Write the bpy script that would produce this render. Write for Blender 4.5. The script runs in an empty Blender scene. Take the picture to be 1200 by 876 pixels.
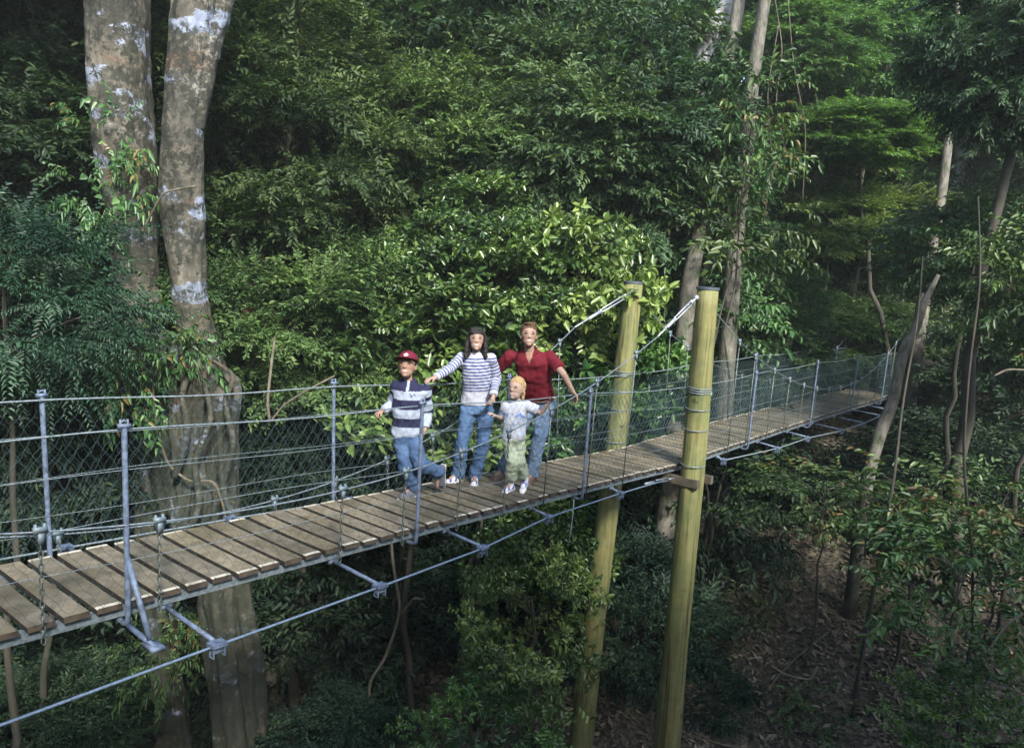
import bpy, bmesh, math, random
import numpy as np
from mathutils import Vector, Matrix, noise
C = bpy.context.scene.collection
SC = bpy.context.scene
R = math.radians

# ------------------------------------------------------------------ camera
PITCH, ROLL = -0.15540, -0.05149
cam_d = bpy.data.cameras.new('camera'); cam = bpy.data.objects.new('camera', cam_d); C.objects.link(cam)
SC.camera = cam
cam_d.sensor_width = 36.0; cam_d.lens = 889.7 / 1200 * 36; cam_d.clip_start = 0.1; cam_d.clip_end = 600
_c, _s = math.cos(PITCH), math.sin(PITCH)
fwd = Vector((0, _c, _s)); up0 = Vector((0, -_s, _c)); rt0 = Vector((1, 0, 0))
rt = rt0 * math.cos(ROLL) - up0 * math.sin(ROLL); up = rt0 * math.sin(ROLL) + up0 * math.cos(ROLL)
M = Matrix((rt, up, -fwd)).transposed().to_4x4(); M.translation = (0, 0, 10)
cam.matrix_world = M

# ------------------------------------------------------------------ sky, sun, exposure
SUN_DIR = Vector((0.30, -0.75, 0.66)).normalized()       # towards the sun
world = bpy.data.worlds.new('World'); SC.world = world; world.use_nodes = True
nt = world.node_tree; nt.nodes.clear()
sky = nt.nodes.new('ShaderNodeTexSky'); sky.sky_type = 'NISHITA'; sky.sun_disc = False
sky.sun_elevation = math.asin(SUN_DIR.z); sky.sun_rotation = math.atan2(SUN_DIR.x, SUN_DIR.y)
sky.air_density = 1.0; sky.dust_density = 2.0
bg = nt.nodes.new('ShaderNodeBackground'); bg.inputs['Strength'].default_value = 0.15
wo = nt.nodes.new('ShaderNodeOutputWorld')
nt.links.new(sky.outputs[0], bg.inputs[0]); nt.links.new(bg.outputs[0], wo.inputs[0])
sun_d = bpy.data.lights.new('sun', 'SUN'); sun_d.energy = 2.8; sun_d.angle = R(9); sun_d.color = (1, 0.95, 0.87)
sun = bpy.data.objects.new('sun', sun_d); C.objects.link(sun)
sun.rotation_euler = SUN_DIR.to_track_quat('Z', 'Y').to_euler(); sun.location = (0, 0, 40)
SC.view_settings.view_transform = 'Standard'; SC.view_settings.look = 'None'
SC.view_settings.gamma = 1.0; SC.view_settings.use_curve_mapping = False
SC.view_settings.exposure = 1.7
SC.render.engine = 'CYCLES'
SC.cycles.max_bounces = 6; SC.cycles.diffuse_bounces = 4; SC.cycles.glossy_bounces = 2
SC.cycles.transmission_bounces = 3; SC.cycles.transparent_max_bounces = 4
SC.cycles.caustics_reflective = False; SC.cycles.caustics_refractive = False
SC.cycles.use_denoising = True
try: SC.cycles.denoiser = 'OPENIMAGEDENOISE'
except Exception: pass
SC.cycles.sample_clamp_indirect = 6.0

# ------------------------------------------------------------------ helpers
def tag(o, label=None, cat=None, group=None, kind=None):
    if label: o['label'] = label
    if cat: o['category'] = cat
    if group: o['group'] = group
    if kind: o['kind'] = kind
    return o
def empty(name, loc=(0, 0, 0)):
    o = bpy.data.objects.new(name, None); C.objects.link(o); o.location = loc; o.empty_display_size = .2
    return o
def link(name, me, mats, parent=None, smooth=True):
    o = bpy.data.objects.new(name, me); C.objects.link(o)
    for m in (mats if isinstance(mats, (list, tuple)) else [mats]): me.materials.append(m)
    if len(me.polygons): me.polygons.foreach_set('use_smooth', np.full(len(me.polygons), bool(smooth)))
    if parent is not None:
        o.parent = parent
        o.matrix_parent_inverse = Matrix.Translation(-parent.location)
    return o
def mesh_np(name, V, Q, mat_idx=None, pt_attr=None):
    """V (n,3), Q (m,k) equal-size faces or list of arrays"""
    Qs = Q if isinstance(Q, list) else [Q]
    Qs = [q for q in Qs if len(q)]
    me = bpy.data.meshes.new(name)
    me.vertices.add(len(V)); me.vertices.foreach_set('co', np.asarray(V, np.float32).ravel())
    nl = sum(q.size for q in Qs); nf = sum(len(q) for q in Qs)
    me.loops.add(nl); me.loops.foreach_set('vertex_index', np.concatenate([q.ravel() for q in Qs]).astype(np.int32))
    me.polygons.add(nf)
    sizes = np.concatenate([np.full(len(q), q.shape[1], np.int32) for q in Qs])
    me.polygons.foreach_set('loop_start', np.concatenate([[0], np.cumsum(sizes)[:-1]]).astype(np.int32))
    if mat_idx is not None: me.polygons.foreach_set('material_index', np.asarray(mat_idx, np.int32))
    me.update(calc_edges=True)
    if pt_attr is not None:
        for k, v in pt_attr.items():
            a = me.attributes.new(k, 'FLOAT', 'POINT'); a.data.foreach_set('value', np.asarray(v, np.float32))
    return me
class MB:
    def __init__(s): s.v = []; s.q = []; s.t = []; s.n = 0
    def add(s, V, F):
        V = np.asarray(V, float); s.v.append(V)
        F = np.asarray(F, int) + s.n
        (s.q if F.shape[1] == 4 else s.t).append(F); s.n += len(V); return s
    def box(s, c, ax, ay, az, hx, hy, hz):
        c = np.array(c, float); ax, ay, az = [np.array(a, float) for a in (ax, ay, az)]
        V = [c + ax * hx * i + ay * hy * j + az * hz * k for k in (-1, 1) for j in (-1, 1) for i in (-1, 1)]
        return s.add(V, [(0, 2, 3, 1), (4, 5, 7, 6), (0, 1, 5, 4), (2, 6, 7, 3), (0, 4, 6, 2), (1, 3, 7, 5)])
    def tube(s, P, r, n=8, cap=True, jit=None, el=None):
        P = np.asarray(P, float); m = len(P); r = np.full(m, r, float) if np.isscalar(r) else np.asarray(r, float)
        T = np.gradient(P, axis=0) if m > 2 else np.repeat([P[1] - P[0]], m, 0)
        T /= np.linalg.norm(T, axis=1, keepdims=True) + 1e-12
        a = np.array([0, 0, 1.]) if abs(T[0][2]) < .9 else np.array([1., 0, 0])
        U = np.zeros_like(P); u = np.cross(T[0], a)
        for i in range(m):
            u = u - T[i] * (u @ T[i]); u /= np.linalg.norm(u) + 1e-12; U[i] = u
        W = np.cross(T, U); th = np.linspace(0, 2 * math.pi, n, endpoint=False)
        rr = r[:, None] * np.ones(n)[None]
        if jit is not None: rr = rr * jit(P, th)
        V = P[:, None] + rr[..., None] * (np.cos(th)[None, :, None] * U[:, None] + np.sin(th)[None, :, None] * W[:, None])
        V = V.reshape(-1, 3); i = np.arange(m - 1)[:, None] * n; j = np.arange(n)[None]; k = (j + 1) % n
        F = np.stack([i + j, i + k, i + n + k, i + n + j], -1).reshape(-1, 4)
        s.add(V, F)
        if cap:
            b = s.n - m * n
            s.v.append(np.array([P[0], P[-1]])); s.n += 2
            jj = np.arange(n); kk = (jj + 1) % n
            s.t.append(np.stack([np.full(n, s.n - 2), b + kk, b + jj], -1)); s.t.append(np.stack([np.full(n, s.n - 1), b + (m - 1) * n + jj, b + (m - 1) * n + kk], -1))
        return s
    def sphere(s, c, r, nu=12, nv=8, M3=None):
        u = np.linspace(0, 2 * math.pi, nu, endpoint=False); r = np.ones(3) * r
        V = [(0, 0, -1)] + [(math.cos(a) * math.cos(b), math.sin(a) * math.cos(b), math.sin(b)) for b in np.linspace(-math.pi / 2, math.pi / 2, nv + 1)[1:-1] for a in u] + [(0, 0, 1)]
        V = np.array(V) * r
        if M3 is not None: V = V @ np.array(M3)          # rows of M3 are the axes
        V = V + np.array(c); b = s.n; s.v.append(V); s.n += len(V)
        j = np.arange(nu); k = (j + 1) % nu
        s.t.append(np.stack([np.full(nu, b), b + 1 + k, b + 1 + j], -1))
        for i in range(nv - 2):
            o = b + 1 + i * nu; s.q.append(np.stack([o + j, o + k, o + nu + k, o + nu + j], -1))
        o = b + 1 + (nv - 2) * nu; s.t.append(np.stack([np.full(nu, b + len(V) - 1), o + j, o + k], -1))
        return s
    def mesh(s, name):
        V = np.concatenate(s.v); Q = [np.concatenate(x) for x in (s.q, s.t) if x]
        return mesh_np(name, V, Q)
    def build(s, name, mat, parent=None, smooth=True):
        me = s.mesh(name); return link(name, me, mat, parent, smooth)
def shade_auto(o, ang=40):
    me = o.data; bm = bmesh.new(); bm.from_mesh(me)
    for e in bm.edges:
        if len(e.link_faces) == 2 and e.calc_face_angle(0) > R(ang): e.smooth = False
    bm.to_mesh(me); bm.free()

# ------------------------------------------------------------------ materials
def newmat(name):
    m = bpy.data.materials.new(name); m.use_nodes = True; t = m.node_tree
    p = t.nodes['Principled BSDF']; return m, t, p, t.nodes, t.links
def noise_node(N, L, scale, detail=4, coord=None, dist=0.0, rough=.55):
    n = N.new('ShaderNodeTexNoise'); n.inputs['Scale'].default_value = scale; n.inputs['Detail'].default_value = detail
    n.inputs['Roughness'].default_value = rough; n.inputs['Distortion'].default_value = dist
    if coord is not None: L.new(coord, n.inputs['Vector'])
    return n
def ramp(N, L, fac, stops, interp='LINEAR'):
    r = N.new('ShaderNodeValToRGB'); r.color_ramp.interpolation = interp
    while len(r.color_ramp.elements) > 1: r.color_ramp.elements.remove(r.color_ramp.elements[-1])
    r.color_ramp.elements[0].position = stops[0][0]; r.color_ramp.elements[0].color = (*stops[0][1], 1)
    for p, c in stops[1:]:
        e = r.color_ramp.elements.new(p); e.color = (*c, 1)
    L.new(fac, r.inputs[0]); return r
def mix(N, L, fac, a, b, mode='MIX'):
    m = N.new('ShaderNodeMix'); m.data_type = 'RGBA'; m.blend_type = mode
    for k, v in ((0, fac), (6, a), (7, b)):
        if hasattr(v, 'is_output'): L.new(v, m.inputs[k])
        else: m.inputs[k].default_value = v if k == 0 else (*v, 1)
    return m.outputs[2]
def bump(N, L, p, h, strength, dist=.02):
    b = N.new('ShaderNodeBump'); b.inputs['Strength'].default_value = strength; b.inputs['Distance'].default_value = dist
    L.new(h, b.inputs['Height']); L.new(b.outputs[0], p.inputs['Normal'])
def geo_pos(N): return N.new('ShaderNodeTexCoord').outputs['Object']

def leaf_mat(name, dark, mid, light, rough=.35, trans=.3, tcol=None, spec=.5, yellow=None):
    m, t, p, N, L = newmat(name)
    a = N.new('ShaderNodeAttribute'); a.attribute_name = 'rnd'
    oi = N.new('ShaderNodeObjectInfo')
    st = [(0.0, dark), (.45, mid), (.88, light)]
    if yellow: st += [(.955, light), (.975, yellow)]
    r = ramp(N, L, a.outputs['Fac'], st)
    hs = N.new('ShaderNodeHueSaturation'); L.new(r.outputs[0], hs.inputs['Color'])
    mr = N.new('ShaderNodeMapRange'); mr.inputs['To Min'].default_value = .72; mr.inputs['To Max'].default_value = 1.32
    L.new(oi.outputs['Random'], mr.inputs[0]); L.new(mr.outputs[0], hs.inputs['Value'])
    m7 = N.new('ShaderNodeMath'); m7.operation = 'MULTIPLY'; m7.inputs[1].default_value = 7.31; L.new(oi.outputs['Random'], m7.inputs[0])
    mf = N.new('ShaderNodeMath'); mf.operation = 'FRACT'; L.new(m7.outputs[0], mf.inputs[0])
    mh = N.new('ShaderNodeMapRange'); mh.inputs['To Min'].default_value = .465; mh.inputs['To Max'].default_value = .525; L.new(mf.outputs[0], mh.inputs[0]); L.new(mh.outputs[0], hs.inputs['Hue'])
    col = hs.outputs[0]
    L.new(col, p.inputs['Base Color']); p.inputs['Roughness'].default_value = rough
    p.inputs['Specular IOR Level'].default_value = spec
    tr = N.new('ShaderNodeBsdfTranslucent')
    g = mix(N, L, 1.0, col, tcol or (.9, 1.0, .35), 'MULTIPLY'); L.new(g, tr.inputs[0])
    mx = N.new('ShaderNodeMixShader'); mx.inputs[0].default_value = trans
    L.new(p.outputs[0], mx.inputs[1]); L.new(tr.outputs[0], mx.inputs[2])
    L.new(mx.outputs[0], N['Material Output'].inputs[0]); return m
LEAF = dict(
    fine=leaf_mat('leaf fine', (.022, .052, .020), (.055, .112, .038), (.12, .20, .06), .50, .35, spec=.3),
    dark=leaf_mat('leaf dark', (.018, .042, .022), (.042, .085, .038), (.085, .145, .055), .48, .32, spec=.32),
    broad=leaf_mat('leaf broad', (.030, .080, .028), (.080, .165, .045), (.20, .33, .09), .30, .34, spec=.65),
    ellip=leaf_mat('leaf elliptic', (.024, .062, .022), (.055, .118, .038), (.11, .20, .06), .42, .34, yellow=(.16, .12, .04)),
    fern=leaf_mat('leaf fern', (.012, .038, .027), (.026, .068, .042), (.05, .115, .065), .42, .3, spec=.3),
    shade=leaf_mat('leaf understorey', (.008, .022, .014), (.018, .042, .024), (.045, .08, .036), .55, .25, spec=.25),  # leaf colour darkened in place of the shade over low plants
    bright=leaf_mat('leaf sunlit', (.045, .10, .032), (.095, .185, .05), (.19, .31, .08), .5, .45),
)
def bark_mat(name, c1, c2, scale=5, bs=.5, stretch=.25):
    m, t, p, N, L = newmat(name)
    mp = N.new('ShaderNodeMapping'); mp.inputs['Scale'].default_value = (1, 1, stretch); L.new(geo_pos(N), mp.inputs[0])
    n = noise_node(N, L, scale, 8, mp.outputs[0], .4, .65)
    r = ramp(N, L, n.outputs[0], [(.3, c1), (.7, c2)])
    n2 = noise_node(N, L, scale * .35, 3, geo_pos(N))
    r2 = ramp(N, L, n2.outputs[0], [(.5, (1, 1, 1)), (.65, (.55, .75, .5))])
    L.new(mix(N, L, 1.0, r.outputs[0], r2.outputs[0], 'MULTIPLY'), p.inputs['Base Color'])
    p.inputs['Roughness'].default_value = .85; bump(N, L, p, n.outputs[0], bs, .04); return m
BARK = bark_mat('bark grey brown', (.022, .020, .015), (.065, .058, .044), 7)
BARK_PALE = bark_mat('bark pale', (.04, .038, .03), (.20, .19, .16), 9, .8, .5)
BARK_RED = bark_mat('bark reddish', (.06, .035, .022), (.15, .09, .06), 6)
TWIG = bark_mat('twig', (.06, .052, .036), (.15, .13, .095), 20)

def big_bark():
    m, t, p, N, L = newmat('bark mottled with lichen')
    co = geo_pos(N)
    mp = N.new('ShaderNodeMapping'); mp.inputs['Scale'].default_value = (1, 1, .7); L.new(co, mp.inputs[0])
    n = noise_node(N, L, 2.2, 8, mp.outputs[0], .3, .65)
    base = ramp(N, L, n.outputs[0], [(.3, (.026, .025, .020)), (.45, (.070, .066, .052)), (.54, (.115, .104, .080)), (.64, (.21, .205, .175))])
    # orange brown bands round the trunk
    mpb = N.new('ShaderNodeMapping'); mpb.inputs['Scale'].default_value = (.35, .35, 2.0); L.new(co, mpb.inputs[0])
    nb = noise_node(N, L, 1.8, 5, mpb.outputs[0], .2)
    rb = ramp(N, L, nb.outputs[0], [(.57, (0, 0, 0)), (.66, (.8, .8, .8))])
    c = mix(N, L, rb.outputs[0], base.outputs[0], (.12, .072, .045))
    # pale blue white lichen patches
    mpw = N.new('ShaderNodeMapping'); mpw.inputs['Scale'].default_value = (.7, .7, 1.5); mpw.inputs['Location'].default_value = (3.1, 1.7, 0.35); L.new(co, mpw.inputs[0])
    nw = noise_node(N, L, 1.9, 10, mpw.outputs[0], .1, .60)
    rw = ramp(N, L, nw.outputs[0], [(.553, (0, 0, 0)), (.578, (1, 1, 1))])
    nw2 = noise_node(N, L, 9, 4, co); rw2 = ramp(N, L, nw2.outputs[0], [(.4, (.17, .21, .28)), (.6, (.27, .31, .40))])
    c = mix(N, L, rw.outputs[0], c, rw2.outputs[0])
    # dark moss blotches
    ns = noise_node(N, L, 6.5, 12, co, .1, .72)
    rs = ramp(N, L, ns.outputs[0], [(.515, (0, 0, 0)), (.56, (1, 1, 1))])
    c = mix(N, L, rs.outputs[0], c, (.016, .019, .012))
    ns3 = noise_node(N, L, 1.7, 6, co, .2, .6); rs3 = ramp(N, L, ns3.outputs[0], [(.44, (0, 0, 0)), (.52, (.9, .9, .9))])
    ns4 = noise_node(N, L, 16, 8, co, .1, .7); rs4 = ramp(N, L, ns4.outputs[0], [(.44, (0, 0, 0)), (.52, (1, 1, 1))])
    f4 = N.new('ShaderNodeMath'); f4.operation = 'MULTIPLY'; L.new(rs3.outputs[0], f4.inputs[0]); L.new(rs4.outputs[0], f4.inputs[1])
    c = mix(N, L, f4.outputs[0], c, (.018, .020, .014))
    # greener and mossier below
    sp = N.new('ShaderNodeSeparateXYZ'); L.new(co, sp.inputs[0])
    mr = N.new('ShaderNodeMapRange'); mr.inputs['From Min'].default_value = 7.0; mr.inputs['From Max'].default_value = 10.8
    mr.inputs['To Min'].default_value = .85; mr.inputs['To Max'].default_value = 0.05; L.new(sp.outputs[2], mr.inputs[0])
    nm = noise_node(N, L, 5, 6, co, .3); rm = ramp(N, L, nm.outputs[0], [(.33, (0, 0, 0)), (.46, (1, 1, 1))])
    f = N.new('ShaderNodeMath'); f.operation = 'MULTIPLY'; L.new(mr.outputs[0], f.inputs[0]); L.new(rm.outputs[0], f.inputs[1])
    c = mix(N, L, f.outputs[0], c, (.022, .028, .016))
    L.new(c, p.inputs['Base Color']); p.inputs['Roughness'].default_value = .8
    bump(N, L, p, n.outputs[0], .9, .08); return m
BIGBARK = big_bark()

def wood_mat():
    m, t, p, N, L = newmat('weathered plank')
    a = N.new('ShaderNodeAttribute'); a.attribute_name = 'rnd'
    co = geo_pos(N)
    n = noise_node(N, L, 14, 6, co, .2); n2 = noise_node(N, L, 2.0, 3, co)
    r = ramp(N, L, n.outputs[0], [(.3, (.115, .10, .072)), (.7, (.22, .195, .145))])
    r2 = ramp(N, L, a.outputs['Fac'], [(0, (.68, .70, .70)), (1, (1.2, 1.16, 1.05))])
    c = mix(N, L, 1.0, r.outputs[0], r2.outputs[0], 'MULTIPLY')
    r3 = ramp(N, L, n2.outputs[0], [(.42, (1, 1, 1)), (.64, (.58, .57, .48))])
    c = mix(N, L, 1.0, c, r3.outputs[0], 'MULTIPLY')
    L.new(c, p.inputs['Base Color']); p.inputs['Roughness'].default_value = .85; bump(N, L, p, n.outputs[0], .35, .01); return m
WOOD = wood_mat()
def simple(name, col, rough=.6, metal=0, nscale=None, ncol=None, bs=0, spec=.5):
    m, t, p, N, L = newmat(name); p.inputs['Roughness'].default_value = rough; p.inputs['Metallic'].default_value = metal
    p.inputs['Specular IOR Level'].default_value = spec
    n = noise_node(N, L, nscale or 8, 5, geo_pos(N)); b = ncol or tuple(c * .75 for c in col)
    r = ramp(N, L, n.outputs[0], [(.35, b), (.6, col)]); L.new(r.outputs[0], p.inputs['Base Color'])
    if bs: bump(N, L, p, n.outputs[0], bs, .01)
    return m
PALE_END = simple('pale plank edge', (.50, .48, .40), .8, 0, 12, (.30, .28, .22), .3)
PLANK_GAP = simple('damp plank side', (.022, .018, .013), .9, 0, 9, (.010, .008, .006))  # dirty sides coloured near black to carry the shade in the gaps
PLANK_SIDE = simple('plank end grain', (.065, .050, .034), .85, 0, 9, (.02, .016, .012), .4)
STEEL = simple('blue grey galvanised steel', (.145, .195, .29), .6, .15, 22, (.07, .095, .14), .2)
t_ = STEEL.node_tree; p_ = t_.nodes['Principled BSDF']; o_ = p_.inputs['Base Color'].links[0].from_socket
n_ = noise_node(t_.nodes, t_.links, 9, 8, geo_pos(t_.nodes), .3, .7); r_ = ramp(t_.nodes, t_.links, n_.outputs[0], [(.58, (0, 0, 0)), (.66, (.8, .8, .8))])
t_.links.new(mix(t_.nodes, t_.links, r_.outputs[0], o_, (.075, .07, .065)), p_.inputs['Base Color'])
STEEL_D = simple('dull galvanised steel', (.22, .27, .31), .5, .4, 40, (.12, .15, .16))
CABLE = simple('cable', (.20, .25, .28), .6, .2, 60, (.10, .13, .14))
CHAIN = simple('chain', (.17, .20, .19), .55, .4, 50, (.06, .075, .07))
MESHW = simple('mesh wire', (.032, .070, .078), .6, .1, 5, (.02, .046, .052))
CAPM = simple('pole cap', (.10, .12, .15), .5, .4)
BEAM = simple('hardwood beam', (.10, .085, .06), .85, 0, 9, (.045, .038, .028), .4)
def pole_mat():
    m, t, p, N, L = newmat('treated pine pole'); co = geo_pos(N)
    mp = N.new('ShaderNodeMapping'); mp.inputs['Scale'].default_value = (6, 6, .35); L.new(co, mp.inputs[0])
    n = noise_node(N, L, 2.2, 6, mp.outputs[0], .3)
    r = ramp(N, L, n.outputs[0], [(.3, (.12, .112, .048)), (.5, (.185, .182, .070)), (.75, (.24, .24, .11))])
    n2 = noise_node(N, L, 1.3, 4, co); r2 = ramp(N, L, n2.outputs[0], [(.42, (1, 1, 1)), (.62, (.70, .84, .78))])
    c = mix(N, L, 1.0, r.outputs[0], r2.outputs[0], 'MULTIPLY')
    mp3 = N.new('ShaderNodeMapping'); mp3.inputs['Scale'].default_value = (9, 9, .22); L.new(co, mp3.inputs[0])
    n3 = noise_node(N, L, 1.7, 3, mp3.outputs[0]); r3 = ramp(N, L, n3.outputs[0], [(.57, (1, 1, 1)), (.66, (.45, .36, .25))])
    c = mix(N, L, 1.0, c, r3.outputs[0], 'MULTIPLY')
    mp5 = N.new('ShaderNodeMapping'); mp5.inputs['Scale'].default_value = (22, 22, .5); L.new(co, mp5.inputs[0])
    n5 = noise_node(N, L, 1.5, 4, mp5.outputs[0], .15); r5 = ramp(N, L, n5.outputs[0], [(.61, (1, 1, 1)), (.66, (.55, .50, .40))])
    c = mix(N, L, 1.0, c, r5.outputs[0], 'MULTIPLY')
    n6 = noise_node(N, L, 3.2, 3, co); r6 = ramp(N, L, n6.outputs[0], [(.655, (1, 1, 1)), (.69, (.35, .28, .18))])
    c = mix(N, L, 1.0, c, r6.outputs[0], 'MULTIPLY')
    n7 = noise_node(N, L, 5, 8, co, .2, .7); r7 = ramp(N, L, n7.outputs[0], [(.4, (.82, .86, .84)), (.62, (1.12, 1.08, 1.0))])
    c = mix(N, L, 1.0, c, r7.outputs[0], 'MULTIPLY')
    L.new(c, p.inputs['Base Color']); p.inputs['Roughness'].default_value = .75; bump(N, L, p, n5.outputs[0], .5, .02); return m
POLE = pole_mat()
def ground_mat():
    m, t, p, N, L = newmat('leaf litter ground'); co = geo_pos(N)
    v = N.new('ShaderNodeTexVoronoi'); v.inputs['Scale'].default_value = 14; L.new(co, v.inputs['Vector'])
    r = ramp(N, L, v.outputs['Color'], [(.1, (.03, .027, .019)), (.5, (.075, .066, .048)), (.9, (.14, .122, .09))])
    n = noise_node(N, L, .5, 4, co); r2 = ramp(N, L, n.outputs[0], [(.4, (1, 1, 1)), (.6, (.45, .5, .4))])
    L.new(mix(N, L, 1.0, r.outputs[0], r2.outputs[0], 'MULTIPLY'), p.inputs['Base Color']); p.inputs['Roughness'].default_value = .95
    bump(N, L, p, v.outputs['Distance'], .6, .04); return m
GROUND = ground_mat()
def litter_mat():
    m, t, p, N, L = newmat('fallen leaf'); a = N.new('ShaderNodeAttribute'); a.attribute_name = 'rnd'
    r = ramp(N, L, a.outputs['Fac'], [(0, (.035, .030, .02)), (.5, (.095, .08, .055)), (.9, (.19, .16, .115)), (1, (.27, .235, .175))])
    L.new(r.outputs[0], p.inputs['Base Color']); p.inputs['Roughness'].default_value = .8; return m
LITTER = litter_mat()
def vcol_mat(name, rough=.85, bs=.25, bscale=60, spec=.3, sheen=0):
    m, t, p, N, L = newmat(name); a = N.new('ShaderNodeAttribute'); a.attribute_name = 'Col'
    n = noise_node(N, L, bscale, 4, geo_pos(N)); r = ramp(N, L, n.outputs[0], [(.3, (.86, .86, .86)), (.7, (1.08, 1.08, 1.08))])
    L.new(mix(N, L, 1.0, a.outputs['Color'], r.outputs[0], 'MULTIPLY'), p.inputs['Base Color'])
    p.inputs['Roughness'].default_value = rough; p.inputs['Specular IOR Level'].default_value = spec
    if bs:
        n2 = noise_node(N, L, bscale * .35, 3, geo_pos(N), .6); bump(N, L, p, n2.outputs[0], bs, .02)
    return m
CLOTH = vcol_mat('cloth'); SKIN = vcol_mat('skin', .62, .03, 80, .25); HAIR = vcol_mat('hair', .6, .8, 130, .3); SHOE = vcol_mat('shoe', .6, .1, 80)

# ------------------------------------------------------------------ terrain
def g(x, y):
    x = np.asarray(x, float); y = np.asarray(y, float)
    sp = lambda t: np.log1p(np.exp(np.clip(t * 1.2, -30, 30))) / 1.2
    z = .5 + .33 * sp(y - 8) + .14 * sp(y - 22) - .12 * sp(y - 70) + .27 * (sp(x + 1) - sp(x - 14)) + .55 * sp(-y - 6) + .12 * sp(-x - 9)
    z = z + .22 * np.sin(x * .7 + 1.3) * np.cos(y * .55) + .10 * np.sin(x * 1.9 + y * 1.3) + .05 * np.sin(x * 4.1 - y * 3.3)
    z = z - .8 * np.exp(-((x - 8.2) ** 2 + (y - 17.8) ** 2) / 5.0)
    return z
n = 240
gx = np.sign(np.linspace(-1, 1, n)) * np.abs(np.linspace(-1, 1, n)) ** 1.7 * 150 + 2
gy = np.sign(np.linspace(-.45, 1, n)) * np.abs(np.linspace(-.45, 1, n)) ** 1.7 * 220 + 8
X, Y = np.meshgrid(gx, gy); Z = g(X, Y)
i, j = np.meshgrid(np.arange(n - 1), np.arange(n - 1)); k = (j * n + i).ravel()
ter = link('ground', mesh_np('ground', np.stack([X, Y, Z], -1).reshape(-1, 3), np.stack([k, k + 1, k + n + 1, k + n], -1)), GROUND)
tag(ter, kind='structure')

# ------------------------------------------------------------------ leaves and crowns
def leaf(base, d, nrm, ln, w, fold=.25, droop=.15):
    d = d / np.linalg.norm(d); s = np.cross(nrm, d); s /= np.linalg.norm(s) + 1e-9; nn = np.cross(d, s)
    P = [base, base + d * ln * .33 + s * w * .5 + nn * w * fold, base + d * ln * .70 + s * w * .38 + nn * (w * fold - droop * ln * .4),
         base + d * ln - nn * droop * ln, base + d * ln * .70 - s * w * .38 + nn * (w * fold - droop * ln * .4), base + d * ln * .33 - s * w * .5 + nn * w * fold]
    return P
def spray(kind, rs):
    V, Q, A = [], [], []
    up_ = np.array([0, 0, 1.])
    def put(base, d, nrm, ln, w, **k):
        b = len(V) * 6; V.append(leaf(base, d, nrm, ln, w, **k)); Q.extend([(b, b + 1, b + 2, b + 3), (b, b + 3, b + 4, b + 5)]); A.append(np.clip(rs.normal(.42, .22), 0, 1))
    def rnd(a): return rs.normal(0, a, 3)
    if kind == 'fine':
        for q in range(20):
            f = q / 20; p = np.array([f * .42, 0, -.10 * f * f]); sd = 1 if q % 2 else -1
            put(p, np.array([.6, sd * .8, -.15]) + rnd(.25), up_ + rnd(.35), rs.uniform(.055, .085), .028)
    elif kind == 'dark':
        for q in range(16):
            f = q / 16; p = np.array([f * .45, 0, -.12 * f * f]); sd = 1 if q % 2 else -1
            put(p, np.array([.7, sd * .8, -.25]) + rnd(.28), up_ + rnd(.4), rs.uniform(.08, .12), .036)
    elif kind in ('broad',):
        for q in range(5):
            f = q / 5; put(np.array([f * .22, 0, 0]), np.array([.5, (1 if q % 2 else -1) * .9, -.3]) + rnd(.25), up_ + rnd(.3), rs.uniform(.10, .15), .055)
        for q in range(8):
            a = q / 8 * 6.283 + rs.uniform(-.3, .3); put(np.array([.24, 0, 0.01 * (q % 3)]), np.array([.35 + .35 * math.cos(a), .9 * math.sin(a), .9 * math.cos(a) * .6 + .1]) + rnd(.2), np.array([.6, 0, .8]) + rnd(.3), rs.uniform(.10, .15), .052)
    elif kind == 'ellip':
        for q in range(11):
            f = q / 11; p = np.array([f * .45, 0, -.14 * f * f]); sd = 1 if q % 2 else -1
            put(p, np.array([.6, sd * .75, -.45]) + rnd(.28), up_ + rnd(.35), rs.uniform(.09, .14), .048, droop=.25)
    elif kind == 'fern':
        for q in range(26):
            f = q / 26; p = np.array([f * .62, 0, .12 * f - .32 * f * f]); sd = 1 if q % 2 else -1
            put(p, np.array([.55, sd * 1.0, -.25]) + rnd(.12), up_ + rnd(.2),   .085 * (1 - .5 * f) * rs.uniform(.8, 1.2), .022, droop=.35)
    elif kind == 'bright':
        for q in range(14):
            f = q / 14; p = np.array([f * .6, 0, -.12 * f * f]); sd = 1 if q % 2 else -1
            put(p, np.array([.6, sd * .8, -.2]) + rnd(.3), up_ + rnd(.4), rs.uniform(.12, .18), .07)
    V = np.array(V).reshape(-1, 3); A = np.repeat(A, 6)
    return V, np.array(Q), A
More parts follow.
